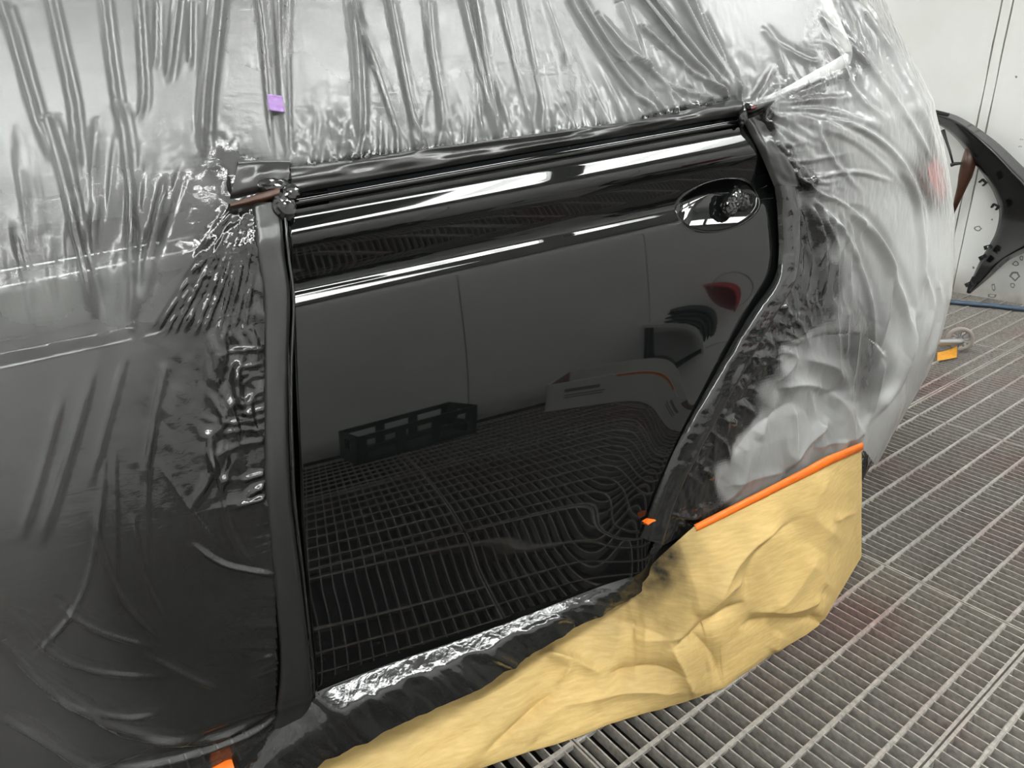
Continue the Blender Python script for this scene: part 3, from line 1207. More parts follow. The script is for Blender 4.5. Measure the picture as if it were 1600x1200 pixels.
# soft folds on the left
for k in range(40):
    x = rf.uniform(0, 330)
    y = rf.uniform(180, 380)
    l = rf.uniform(90, 200)
    ln = np.interp(x, [0, 320], [0.25, -0.35])
    add_fold(D, PX, PY, [(x, y), (x + ln * l * .5, y + l * .5), (x + ln * l, y + l)], rf.uniform(4, 8), rf.uniform(2.5, 6) * 1e-3, (0.3, 0.6))
LOW = [([(165, 700), (150, 850), (118, 950), (40, 1040)], 3.5, 4), ([(178, 690), (180, 800), (182, 920)], 3, 4), ([(240, 660), (228, 780), (232, 900)], 4, 4),
       ([(150, 770), (155, 850), (190, 935), (255, 1010)], 4, 5), ([(205, 800), (225, 900), (262, 980)], 4, 4), ([(80, 940), (150, 985), (250, 1015)], 4, 4),
       ([(20, 960), (80, 1020), (150, 1050), (270, 1060)], 4, 4), ([(225, 1020), (290, 1055), (345, 1078)], 4, 5), ([(300, 850), (350, 882), (430, 898)], 4, 6),
       ([(0, 1000), (70, 1070), (170, 1130), (300, 1160), (420, 1120)], 5, 7), ([(60, 1080), (180, 1120), (260, 1115)], 4, 5), ([(0, 1120), (60, 1150), (140, 1200), (240, 1230)], 5, 8),
       ([(130, 1200), (260, 1190), (400, 1140), (450, 1100)], 4, 8), ([(40, 1035), (130, 1100), (200, 1150), (330, 1150), (440, 1105)], 4, 5),
       ([(245, 720), (300, 800), (345, 860)], 3, 3), ([(320, 690), (345, 760), (360, 830), (400, 890)], 3, 4), ([(100, 600), (70, 720), (30, 850)], 8, 4), ([(150, 560), (110, 700), (60, 860)], 9, 5),
       ([(260, 560), (240, 660), (220, 760)], 6, 5), ([(200, 540), (170, 650), (140, 760)], 7, 4)]
for pts, w, a in LOW:
    add_fold(D, PX, PY, pts, w * 0.85, a * 1.2e-3, (0.2, 0.8))
# slack, crumpled film next to the edge tape on the left
for k in range(18):
    y = rf.uniform(540, 780)
    l = rf.uniform(25, 110)
    add_fold(D, PX, PY, [(412, y), (412 - l * .5, y + rf.uniform(0, 14)), (412 - l, y + rf.uniform(-4, 34))], rf.uniform(2.6, 4.5), rf.uniform(1.5, 4.5) * 1e-3, (0.02, 0.5))
for k in range(16):
    y = rf.uniform(470, 700)
    x = rf.uniform(310, 400)
    add_fold(D, PX, PY, [(x, y), (x + rf.uniform(-10, 25), y + rf.uniform(30, 80)), (x + rf.uniform(-30, 40), y + rf.uniform(80, 130))], rf.uniform(5, 9), rf.uniform(4, 9) * 1e-3, (0.3, 0.6))
for k in range(22):
    y = rf.uniform(780, 1110)
    l = rf.uniform(30, 90)
    add_fold(D, PX, PY, [(432, y), (432 - l, y + rf.uniform(-6, 22))], rf.uniform(2.4, 3.6), rf.uniform(0.8, 2) * 1e-3, (0.02, 0.4))
# fan from the rear upper corner and the sweeping folds on the rear quarter
KN = (1166, 176)
for (x, y, bx_, by_) in [(1330, 108, 10, 4), (1350, 150, 10, -8), (1385, 200, 20, -30), (1330, 205, 10, -18), (1300, 232, 6, -16), (1410, 262, 30, -40), (1280, 250, 4, -8),
                         (1440, 320, 50, -60), (1235, 120, 4, 4), (1210, 100, 2, 2), (1255, 140, 4, 0), (1300, 150, 6, -6), (1220, 215, 0, -4), (1245, 245, 2, -6)]:
    mid = ((KN[0] + x) / 2 + bx_ * .5, (KN[1] + y) / 2 + by_ * .5)
    add_fold(D, PX, PY, [KN, mid, (x, y)], rf.uniform(4, 6), rf.uniform(4, 8) * 1e-3, (0.03, 0.5))
for k in range(30):
    y = rf.uniform(190, 300)
    x = np.interp(y, [190, 300], [1190, 1252])
    l = rf.uniform(30, 120)
    an = rf.uniform(-0.15, 0.75)
    add_fold(D, PX, PY, [(x, y), (x + l * .5 * math.cos(an), y + l * .5 * math.sin(an) + 4), (x + l * math.cos(an), y + l * math.sin(an))], rf.uniform(3, 4.5), rf.uniform(2, 5) * 1e-3, (0.03, 0.4))
RIGHT = [([(1250, 300), (1310, 360), (1352, 450), (1368, 560)], 6, 9), ([(1300, 310), (1360, 370), (1400, 450), (1418, 540), (1400, 640)], 8, 13), ([(1275, 180), (1350, 205), (1410, 260), (1440, 330), (1448, 430)], 6, 9),
         ([(1400, 255), (1428, 310), (1440, 400), (1438, 470)], 5, 9), ([(1250, 285), (1330, 268), (1400, 285)], 5, 6), ([(1340, 330), (1380, 400), (1385, 470), (1372, 560)], 7, 9),
         ([(1262, 300), (1300, 380), (1308, 470)], 5, 7), ([(1255, 310), (1284, 380), (1284, 470)], 5, 7), ([(1246, 320), (1262, 400), (1256, 470)], 4, 6), ([(1250, 290), (1330, 330), (1345, 380)], 4, 6),
         ([(1280, 20), (1360, 110), (1420, 190), (1462, 262)], 6, 7), ([(1330, -10), (1395, 90), (1440, 180), (1470, 260)], 7, 9), ([(1345, -10), (1420, 110), (1470, 220)], 4, 6),
         ([(1300, 60), (1340, 150), (1390, 190)], 5, 5), ([(1440, 420), (1455, 480), (1440, 560)], 6, 8), ([(1462, 430), (1470, 500), (1440, 590)], 5, 7), ([(1430, 480), (1400, 600), (1350, 670)], 8, 10), ([(1380, 560), (1360, 640), (1330, 690)], 7, 9),
         ([(1300, 400), (1296, 480)], 4, 4), ([(1320, 380), (1330, 470)], 4, 4), ([(1270, 190), (1300, 250), (1345, 300)], 5, 5), ([(1200, 60), (1260, 95), (1290, 90)], 5, 4), ([(1190, 40), (1215, 80), (1228, 125)], 5, 4)]
for pts, w, a in RIGHT:
    add_fold(D, PX, PY, pts, w * 0.75, a * 1.1e-3, (0.12, 0.75))
    add_fold(D, PX, PY, np.array(pts, float) + [w * 2.0, -w * 0.6], w * 0.8, -a * 0.35e-3, (0.12, 0.75))
# vertical gathers between door edge and wheel arch
for k in range(34):
    x = rf.uniform(1228, 1330)
    y0_, y1_ = rf.uniform(300, 350), rf.uniform(410, 490)
    add_fold(D, PX, PY, [(x - 8, y0_), (x + 6, (y0_ + y1_) / 2), (x + rf.uniform(-12, 12), y1_)], rf.uniform(2.6, 4.4), rf.uniform(1.5, 4) * 1e-3, (0.2, 0.5))
# film over the wheel: flat facets with sharp creases
WH = [([(1185, 690), (1200, 650), (1214, 610)], 5, 12), ([(1236, 630), (1240, 690), (1228, 740)], 5, 14), ([(1212, 606), (1255, 600), (1300, 612)], 6, 14), ([(1300, 655), (1262, 690), (1225, 735)], 6, 16),
      ([(1145, 720), (1190, 660), (1240, 625)], 7, -14), ([(1300, 612), (1322, 650), (1330, 700)], 6, 12), ([(1255, 560), (1300, 575), (1312, 610)], 9, 14), ([(1216, 545), (1240, 560), (1210, 600)], 5, 10),
      ([(1130, 760), (1180, 745), (1240, 735)], 6, 8), ([(1300, 460), (1305, 540), (1300, 600)], 6, 10), ([(1340, 500), (1330, 580), (1318, 640)], 5, 9), ([(1322, 480), (1316, 560)], 5, 8), ([(1105, 800), (1150, 765), (1180, 700)], 5, 8),
      ([(1345, 690), (1330, 640), (1335, 590)], 6, 9), ([(1270, 700), (1310, 690), (1345, 680)], 5, 7)]
for pts, w, a in WH:
    add_fold(D, PX, PY, pts, w * 1.5, a * 1e-3, (0.15, 0.75), crisp=1)
# shiny crumple along the arch lip
for k in range(90):
    t = rf.random()
    q = resample([(1225, 470), (1180, 530), (1130, 620), (1085, 720), (1050, 800), (1020, 850)], 100)[int(t * 99)]
    an = rf.uniform(-0.4, 1.6)
    l = rf.uniform(14, 55)
    x, y = q[0] + rf.uniform(0, 38), q[1] + rf.uniform(-12, 18)
    add_fold(D, PX, PY, [(x, y), (x + l * math.cos(an), y + l * math.sin(an))], rf.uniform(2.8, 4.5), rf.uniform(-3, 6) * 1e-3, (0.2, 0.7), crisp=1)
D += 0.0014 * noise2(Xf * 9, Zf * 4, 21) + 0.0004 * noise2(Xf * 25, Zf * 12, 22)

SPRAY = [(100, 60, 0), (300, 60, 0), (500, 60, 0), (700, 60, 0), (900, 60, 0), (1080, 60, 0), (1240, 60, 0), (1350, 80, 0), (60, 240, .05), (180, 240, .1), (280, 230, .2), (340, 262, .75), (320, 300, .6), (370, 300, .85), (400, 270, .8),
         (420, 225, .2), (500, 225, .35), (520, 205, .5), (490, 180, .1), (560, 235, .5), (640, 225, .25), (740, 205, .15), (850, 195, .25), (960, 175, .2), (1060, 165, .45), (1040, 140, .2), (1130, 140, .35), (1160, 150, .5), (1120, 100, .1),
         (30, 400, .1), (120, 420, .15), (220, 400, .35), (280, 380, .6), (330, 380, .85), (370, 430, .95), (300, 470, .7), (200, 490, .35), (60, 500, .15), (390, 520, 1), (330, 560, .9),
         (60, 600, .3), (160, 620, .4), (250, 620, .6), (310, 640, .85), (380, 680, 1), (40, 750, .35), (130, 760, .5), (220, 780, .7), (300, 780, .92), (390, 800, 1), (30, 900, .35), (110, 920, .5), (220, 900, .8), (320, 900, .97),
         (40, 1050, .35), (140, 1060, .55), (260, 1040, .8), (360, 1030, .97), (430, 1080, 1), (60, 1180, .3), (200, 1170, .5), (340, 1140, .75),
         (1190, 200, .7), (1225, 240, .6), (1255, 285, .75), (1230, 200, .3), (1270, 230, .35), (1300, 270, .25), (1260, 310, .55), (1300, 320, .25), (1350, 300, .05), (1245, 360, .85), (1280, 370, .65), (1320, 390, .3), (1360, 400, .08),
         (1240, 430, 1), (1270, 440, .9), (1300, 450, .6), (1340, 460, .2), (1200, 500, 1), (1230, 500, .95), (1260, 490, .8), (1150, 590, 1), (1190, 560, 1), (1100, 680, 1), (1150, 650, 1), (1130, 690, .95), (1050, 790, 1), (1090, 760, 1), (1060, 840, 1), (1100, 800, .6),
         (1200, 610, .5), (1235, 560, .3), (1160, 700, .35), (1140, 750, .2), (1200, 680, .08), (1280, 540, .1), (1300, 640, .02), (1250, 700, .02), (1400, 350, 0), (1430, 200, 0), (1440, 500, 0), (1380, 600, 0), (1330, 540, .1), (1250, 160, .05), (1320, 200, .02)]
HAZE = [(100, 60, .33), (250, 60, .31), (400, 60, .28), (550, 80, .27), (700, 60, .27), (850, 80, .27), (1000, 60, .27), (100, 160, .34), (350, 160, .32), (620, 160, .29), (760, 150, .29), (900, 140, .29), (1200, 60, .34), (1300, 60, .2), (1330, 90, .15), (1260, 120, .15), (1390, 130, .8), (1420, 180, .9), (60, 250, .42), (250, 200, .4), (500, 200, .42), (800, 190, .42), (1050, 150, .42), (40, 340, .3), (40, 385, .1), (150, 365, .12), (250, 360, .16), (200, 430, .4), (60, 460, .42), (180, 490, .35),
        (60, 575, .12), (250, 530, .12), (160, 550, .12), (60, 660, .15), (200, 660, .10), (40, 800, .12), (200, 800, .05), (60, 950, .12), (250, 950, .03), (60, 1150, .18), (300, 1150, .1), (1300, 250, .45), (1400, 240, 1.0), (1350, 220, .8), (1455, 300, .05), (1470, 280, .05), (1462, 255, .05), (1470, 400, 1.3), (1440, 360, 1.2), (1400, 330, 1.05), (1350, 380, .75), (1420, 400, 1.15),
        (1460, 480, 1.3), (1410, 540, 1.2), (1360, 650, 1.1), (1250, 600, .75), (1200, 700, .75), (1150, 740, .6), (1280, 650, .75), (1320, 660, .7), (1325, 505, .25), (1340, 530, .15), (1352, 565, .15), (1330, 540, .14), (1350, 600, .16), (1362, 600, .3), (1358, 640, .35), (1310, 500, .3), (1270, 560, .5), (1390, 620, 1.2), (1300, 430, .3), (1340, 430, .6)]
CRUM = [(100, 60, .0), (250, 60, 0), (400, 60, .0), (550, 60, 0), (650, 60, 0), (800, 60, .0), (950, 60, 0), (1200, 60, .05), (100, 160, 0), (250, 160, 0), (380, 160, 0), (440, 160, 0), (600, 140, 0), (720, 140, 0), (850, 130, 0), (940, 110, 0), (1050, 60, .05), (560, 160, .1), (500, 140, .05), (500, 200, .8), (530, 225, 1), (480, 230, .9), (420, 230, .1), (360, 260, .7), (380, 280, .5), (600, 215, .2), (690, 205, .8), (740, 200, .3), (790, 195, .6), (860, 195, .5), (1060, 150, 1), (1040, 165, 1), (950, 170, .2),
        (1150, 160, .6), (350, 560, .5), (390, 620, .5), (380, 480, .6), (330, 700, .4), (100, 300, .05), (100, 600, .05), (100, 900, .05), (300, 900, .1), (200, 500, .1), (1230, 230, .7), (1270, 220, .6), (1260, 320, .7), (1290, 300, .6), (1300, 250, .4), (1230, 450, .4), (1200, 540, .4), (1150, 620, .35), (1100, 720, .35), (1060, 800, .4),
        (1350, 250, .2), (1400, 400, .15), (1440, 250, .25), (1300, 600, .15), (1250, 680, .1), (1280, 440, .5), (1380, 600, .15)]
edge_d = np.full(PX.shape, 1e9)
for line in ([(456, 262), (560, 248), (700, 228), (830, 211), (1000, 188), (1140, 160)],):
    q, _ = seg_dist(PX, PY, np.array(line, float))
    edge_d = np.minimum(edge_d, np.abs(q))
small = (slice(None, None, 2), slice(None, None, 2))


def field(ctrl):
    v = idw(PX[small], PY[small], ctrl)
    return np.repeat(np.repeat(v, 2, 0), 2, 1)[:NX, :NZ]


spray = np.clip(field(SPRAY) + 0.45 * np.exp(-(edge_d / 9) ** 2), 0, 1)
haze = field(HAZE)
sm = np.clip((spray - 0.28) / 0.44, 0, 1)
spray = np.where(PX > 1000, sm * sm * (3 - 2 * sm), spray)
crum = np.clip(field(CRUM), 0, 1) ** 1.3
# tight black gathers pulled from the pillar corner to the front door crease
gu = (PX - (352 - (PY - 330) * 0.616)) / ((412 - (PY - 330) * 0.10) - (352 - (PY - 330) * 0.616) + 1e-6)
gm = np.clip((PY - 322) / 14, 0, 1) * np.clip((528 - PY) / 26, 0, 1) * np.clip((gu + 0.06) / 0.08, 0, 1) * np.clip((1.02 - gu) / 0.06, 0, 1)
gm = np.where((PY > 300) & (PY < 540) & (Xf < 0.3), gm, 0)
gp_ = gu * 10.5 + 0.5 * noise2(gu * 6, PY * 0.004, 71) + 0.15 * noise2(gu * 20, PY * 0.02, 72)
spray = np.maximum(spray, np.clip(gm * 1.5, 0, 1))
gw = 0.5 + 0.5 * np.cos(2 * math.pi * gp_)
D = D * (1 - 0.85 * gm) + gm * (0.0042 * gw ** 1.6 + 0.0009 * np.cos(2 * math.pi * gp_ * 2.0) + 0.0012 * noise2(gu * 12, PY * 0.05, 73))
# film over the wheel hangs in broad flat facets
wm = np.exp(-(((Xf - 1.30) / 0.20) ** 2 + ((Zf - 0.52) / 0.15) ** 2) ** 2)
D += wm * (0.012 * facet_lin(Xf * 11, Zf * 7, 75, 0.9) + 0.005 * facet_lin(Xf * 26, Zf * 16, 76, 0.4))
D += crum * (0.0042 * facet_lin(Xf * 55, Zf * 55, 31) + 0.0022 * facet_lin(Xf * 110, Zf * 110, 36, 1.1))
Pf = P0 + Nf * D[..., None]
HOLE = [(447, 280), (560, 262), (700, 240), (850, 218), (1000, 196), (1150, 168), (1180, 186), (1214, 250), (1236, 300), (1234, 430), (1196, 500), (1146, 588), (1095, 680), (1050, 780), (1022, 850), (985, 935),
        (700, 1110), (560, 1175), (430, 1260), (380, 1240), (430, 1120), (432, 1040), (430, 900), (428, 800), (425, 600), (424, 470), (412, 400), (408, 318), (425, 290)]
BELOW = [(1040, 850), (1085, 830), (1200, 772), (1290, 726), (1352, 704), (1420, 800), (1420, 1100), (900, 1250), (440, 1300), (440, 1190), (560, 1120), (880, 950), (985, 900)]
fx = (PX[:-1, :-1] + PX[1:, 1:]) / 2
fy = (PY[:-1, :-1] + PY[1:, 1:]) / 2
keep = ~(in_poly(fx, fy, HOLE) | in_poly(fx, fy, BELOW)) & ((Zf[:-1, :-1] > 0.11) | (Xf[:-1, :-1] < 0.2)) & ~((Xf[:-1, :-1] > 1.8) & (Zf[:-1, :-1] < 0.14))
film = grid_mesh('masking_film', Pf, MAT['film'], None, keep=keep, attrs={'spray': spray, 'haze': haze, 'crumple': crum})
tag(film, 'translucent plastic masking film draped over the car round the bare door', 'plastic film')


def strip(name, A, B, mat, parent, n=160, m=14, off=0.006, wr=0.002, wscale=14, seed=0, label=None, fn=y_film, bulge=0.0, crease=0.0):
    """a ribbon lying on the car's side between two edge lines"""
    a, b = smooth_line(A, n), smooth_line(B, n)
    v = np.linspace(0, 1, m)
    q = a[:, None] * (1 - v)[None, :, None] + b[:, None] * v[None, :, None]
    P = hit(q[..., 0], q[..., 1], fn, 0.0)
    d = np.linalg.norm(np.gradient(P[:, m // 2], axis=0), axis=1).cumsum()
    Lr, Vr = np.meshgrid(d, v, indexing='ij')
    hgt = off * (1 - np.abs(2 * Vr - 1) ** 8) - 0.003 * np.abs(2 * Vr - 1) ** 8 + bulge * np.sin(math.pi * Vr)
    hgt = hgt + wr * (noise2(Lr * wscale, Vr * 2.2, seed) + 0.6 * noise2(Lr * wscale * 2.7, Vr * 4, seed + 1)) * (1 - np.abs(2 * Vr - 1) ** 6)
    if crease:
        hgt = hgt + crease * (facet_lin(Lr * 40, Vr * 2.2, seed + 5) + 0.5 * facet_lin(Lr * 90, Vr * 4, seed + 6)) * (1 - np.abs(2 * Vr - 1) ** 6)
    P = P + np.array([0, -1, 0.25]) * hgt[..., None]
    o = grid_mesh(name, P, mat, parent)
    if label:
        o['label'] = label
    return o


strip('edge_tape', [(452, 260), (560, 246), (700, 227), (830, 210), (1000, 186), (1130, 158), (1150, 157)], [(452, 304), (560, 284), (700, 259), (850, 233), (1000, 208), (1100, 190), (1160, 180)], MAT['tape'], film, 220, 20, 0.010, 0.006, 7, 3, 'black edge strip along the window sill', bulge=0.006)
strip('edge_tape', [(372, 250), (410, 249), (452, 249)], [(358, 312), (400, 302), (446, 296)], MAT['tape'], film, 40, 16, 0.012, 0.004, 20, 5, 'black edge patch at the front upper corner')
strip('edge_tape', [(390, 318), (400, 400), (411, 470), (412, 600), (414, 760), (427, 900), (438, 1040), (428, 1140)], [(439, 316), (446, 400), (454, 470), (450, 600), (454, 760), (470, 900), (486, 1040), (490, 1110)], MAT['tape'], film, 220, 12, 0.005, 0.0008, 5, 7, 'black edge strip down the front of the door')
strip('edge_tape', [(1163, 188), (1190, 240), (1212, 292)], [(1184, 180), (1222, 235), (1252, 292)], MAT['tape'], film, 80, 14, 0.008, 0.004, 18, 9, 'black edge strip below the rear upper corner')
strip('edge_tape', [(1212, 290), (1217, 340), (1215, 425), (1172, 494), (1117, 588), (1066, 682), (1028, 768), (1002, 840)], [(1242, 294), (1250, 350), (1243, 432), (1204, 505), (1155, 592), (1105, 684), (1060, 772), (1034, 850)], MAT['crumple'], film, 300, 24, 0.010, 0.002, 10, 11, 'black crumpled film strip along the wheel arch', crease=0.0010)


def lump(name, c, r, mat, parent=None, seed=0, amp=0.35, sub=3):
    bm = bmesh.new()
    bmesh.ops.create_icosphere(bm, subdivisions=sub, radius=1)
    g = np.random.default_rng(seed)
    dirs = g.normal(size=(14, 3))
    dirs /= np.linalg.norm(dirs, axis=1)[:, None]
    w_ = g.uniform(-amp, amp, 14)
    for v in bm.verts:
        p = np.array(v.co)
        k = 1 + sum(w_[i] * abs(float(p @ dirs[i])) ** 3 for i in range(14)) * 0.6 + g.uniform(-.07, .07)
        v.co = Vector(p * k)
        v.co = Vector((v.co.x * r[0] + c[0], v.co.y * r[1] + c[1], v.co.z * r[2] + c[2]))
    me = bpy.data.meshes.new(name)
    bm.to_mesh(me)
    bm.free()
    return link(name, me, mat, parent)


bd = smooth_line([(443, 312), (451, 400), (459, 470), (455, 600), (459, 760), (474, 900), (489, 1040), (491, 1090)], 120)  # added bead, there to draw the bright highlight line along the seam
bp_ = hit(bd[:, 0], bd[:, 1], y_film, 0.006)
tube('highlight_bead', bp_, 0.0020, MAT['crumple'], film, 8)['label'] = 'thin glossy bead added along the door gap to catch a highlight'
# knots where the strips meet
for (px, py, r, sd) in [(452, 300, (.013, .012, .012), 1), (444, 322, (.014, .008, .016), 2), (1162, 168, (.013, .014, .010), 3), (1160, 183, (.012, .010, .014), 4), (430, 290, (.02, .008, .012), 6)]:
    p = hit(np.array(float(px)), np.array(float(py)), y_film, 0.008)
    lump('film_knot', p, r, MAT['crumple'], film, sd)
strip('tape_flap', [(357, 318), (392, 306), (434, 292)], [(358, 327), (400, 319), (434, 310)], MAT['rust'], film, 30, 6, 0.016, 0.001, 20, 31, 'brown tape showing at the front upper corner')
strip('tape_flap', [(1158, 170), (1168, 166), (1177, 167)], [(1160, 178), (1168, 176), (1176, 172)], simple('dark_red_tape', (0.09, 0.02, 0.018), 0.4), film, 12, 5, 0.022, 0.001, 20, 33, 'dark red tape at the rear upper corner')
strip('tape_flap', [(1004, 815), (1012, 810), (1018, 809)], [(1005, 819), (1012, 814), (1017, 812)], MAT['orange'], film, 10, 5, 0.014, 0.001, 20, 35, 'orange tape sliver by the wheel arch')

# black film rolled over the sill
def sill():
    n, m = 300, 40
    A = smooth_line([(330, 1235), (400, 1165), (450, 1118), (492, 1080), (600, 1036), (750, 985), (880, 935), (1000, 884), (1025, 850), (1040, 835)], n)
    B = smooth_line([(400, 1290), (480, 1210), (540, 1172), (600, 1146), (700, 1098), (780, 1058), (890, 988), (990, 934), (1048, 882), (1096, 826)], n)
    v = np.linspace(0, 1, m)
    q = A[:, None] * (1 - v)[None, :, None] + B[:, None] * v[None, :, None]
    top = hit(A[:, 0], A[:, 1], y_body, 0.0)
    P = np.zeros((n, m, 3))
    # section given by how far it looks up: shelf under the door, a shoulder, then a hanging flap
    P[:, 0] = at_y(A[:, 0], A[:, 1], top[:, 1] + 0.004)
    elev = np.degrees(np.arctan2(H - P[:, 0, 2], np.hypot(P[:, 0, 0], P[:, 0, 1])))
    sh = (63 + elev) / 2 + 1.5 * noise2(np.arange(n) / 9.0, np.zeros(n), 44)
    fac = np.interp(v, [0, .04, .09, .22, .36, .44, .52, .62, 1], [.3, .85, 1, 1.03, .98, .6, .25, .05, -.02])
    for j in range(1, m):
        d = ray(q[:, j, 0], q[:, j, 1])
        tn = np.tan(np.radians(sh * (fac[j] + fac[j - 1]) / 2))
        t_ = (P[:, j - 1, 1] + tn * (H - P[:, j - 1, 2])) / (d[:, 1] - tn * d[:, 2])
        P[:, j] = d * t_[:, None] + [0, 0, H]
    L = np.linalg.norm(np.gradient(P[:, 5], axis=0), axis=1).cumsum()
    Lr, Vr = np.meshgrid(L, v, indexing='ij')
    wgt = np.clip((Vr - 0.36) / 0.2, 0.04, 1)
    hgt = wgt * (0.003 * noise2(Lr * 18, Vr * 2.5, 41) + 0.0065 * facet_lin(Lr * 24, Vr * 2.2, 42) + 0.0025 * facet_lin(Lr * 60, Vr * 5, 43))
    P = P + np.array([0.1, -1, 0.3]) * hgt[..., None]
    o = grid_mesh('sill_film', P, MAT['sill'])
    tag(o, 'black glossy film rolled along the sill below the door', 'plastic film')
    return o


MAT['sill'] = black_film_material('sill_black_film', 0.13, 0.12, 45, dist=0.004)
sill_o = sill()

# ------------------------------------------------------------------ kraft paper skirt
def paper():
    n, m = 340, 150
    T = np.array([(250, 1262), (420, 1205), (600, 1132), (770, 1048), (900, 966), (985, 915), (1035, 866), (1085, 822), (1200, 764), (1290, 717), (1346, 694)], float)
    Bp = np.array([(260, 1400), (480, 1300), (620, 1245), (770, 1195), (900, 1152), (1000, 1117), (1092, 1090), (1134, 1076), (1200, 1028), (1282, 978), (1346, 870)], float)
    k = np.linspace(0, 10, n)
    Tq = np.stack([np.interp(k, range(11), T[:, i]) for i in (0, 1)], 1)
    Bq = np.stack([np.interp(k, range(11), Bp[:, i]) for i in (0, 1)], 1)
    top = hit(Tq[:, 0], Tq[:, 1], y_film, 0.0)
    # the top edge hangs clear of the wheel
    top[:, 1] = np.minimum(top[:, 1], 1.03) - np.interp(Tq[:, 0], [900, 985, 1060], [-0.045, -0.025, 0.010])
    top = at_y(Tq[:, 0], Tq[:, 1], top[:, 1])
    bot = at_floor(Bq[:, 0], Bq[:, 1], 0.006)
    v = np.linspace(0, 1, m)
    P = top[:, None] * (1 - v)[None, :, None] + bot[:, None] * v[None, :, None]
    Lr, Vr = np.meshgrid(np.linspace(0, 1, n), v, indexing='ij')
    belly = 0.028 * np.sin(math.pi * np.clip(Vr, 0, 1)) ** 0.8 * np.clip((1 - Lr) * 5, 0, 1)
    P[..., 1] -= belly
    PXp, PYp = to_px(P)
    Dp = np.zeros(PXp.shape)
    CR = [([(1262, 806), (1180, 868), (1168, 940)], 16, -10), ([(1238, 812), (1165, 858), (1105, 935), (1092, 962)], 20, 20), ([(1168, 942), (1120, 968), (1050, 1012)], 12, -20), ([(1165, 905), (1118, 925), (1095, 968)], 12, 14),
          ([(1050, 1012), (1085, 1090)], 12, 14), ([(842, 1022), (885, 1028), (942, 1054)], 14, 20), ([(942, 1056), (1010, 1048), (1080, 1056)], 16, -18), ([(875, 1076), (820, 1120), (755, 1182)], 10, -14), ([(868, 1070), (890, 1040), (845, 1018)], 10, 12),
          ([(880, 1105), (975, 1085), (1075, 1080)], 14, 10), ([(1160, 985), (1200, 975), (1288, 965)], 12, -14), ([(1175, 960), (1240, 952), (1290, 925)], 16, 12), ([(1345, 800), (1318, 806), (1300, 815)], 8, 8), ([(1345, 865), (1335, 830), (1346, 790)], 8, -9),
          ([(700, 1105), (760, 1090), (860, 1030)], 22, 12), ([(640, 1190), (720, 1150), (800, 1090)], 26, -10), ([(1300, 735), (1270, 800), (1320, 850)], 30, 10), ([(1210, 1020), (1222, 990)], 8, 9), ([(1075, 985), (1120, 1030), (1130, 1075)], 16, -12),
          ([(985, 1000), (1040, 1000), (1100, 985)], 24, 14), ([(940, 960), (1010, 985), (1060, 1005)], 22, -10), ([(1280, 860), (1235, 930), (1200, 960)], 22, 12), ([(1295, 915), (1270, 960), (1290, 980)], 9, -10)]
    for pts, w_, a in CR:
        add_fold(Dp, PXp, PYp, pts, w_ * 0.8, a * 1.15e-3, (0.2, 0.8), crisp=1)
    Dp *= np.clip((1 - Lr) * 14, 0.15, 1)
    Dp += np.clip((1 - Lr) * 8, 0.2, 1) * (0.014 * facet_lin(Lr * 9, Vr * 2.3, 52) + 0.004 * facet_lin(Lr * 22, Vr * 5, 55)) * np.clip(Vr * 3, 0, 1) * np.clip((1 - Vr) * 6, 0.25, 1)
    Np = normals_of(P)
    P = P + Np * Dp[..., None]
    P[..., 2] = np.maximum(P[..., 2], 0.003)
    spray_ = np.clip(idw(PXp, PYp, [(1040, 870, 1), (1035, 900, .9), (1060, 900, .6), (1010, 925, .7), (1085, 850, .35), (1085, 900, .15), (1050, 950, .25), (980, 960, .3), (1000, 1000, .05), (1120, 850, .06), (900, 1000, .1), (800, 1050, .12), (760, 1080, .1), (1100, 960, .02), (1200, 800, 0),
                                    (900, 1080, 0), (600, 1180, .1), (1250, 900, 0), (700, 1180, 0), (1150, 1000, 0)]), 0, 1)
    keep_ = np.ones((n - 1, m - 1), bool)
    o = grid_mesh('masking_paper', P, MAT['kraft'], None, attrs={'spray': spray_})
    tag(o, 'creased brown kraft paper skirt hanging from sill to floor', 'masking paper')
    # tape along its free upper edge
    k0 = int(n * 0.698)
    e = P[k0:, 0]
    d = P[k0:, 12] - P[k0:, 0]
    d /= np.linalg.norm(d, axis=1)[:, None]
    wd_ = np.interp(np.linspace(0, 1, len(e)), [0, .4, .8, 1], [.012, .016, .022, .026])
    vv = np.array([-0.25, -.2, 0.2, .75, 0.8])
    oo = np.array([0.0, .004, .005, .005, 0.0])
    Pt_ = e[:, None] + d[:, None] * (wd_[:, None] * vv[None])[..., None] + np.array([0, -1, 0.2]) * oo[None, :, None]
    t = grid_mesh('masking_tape', Pt_, MAT['orange'], o)
    t['label'] = 'orange tape along the paper edge'
    return o


paper_o = paper()
# orange tape end at the front foot of the sill
strip('masking_tape', [(330, 1200), (352, 1188), (362, 1186)], [(330, 1230), (350, 1222), (372, 1200)], MAT['orange'], paper_o, 12, 5, 0.03, 0.001, 20, 37, 'orange tape end at the front of the sill')

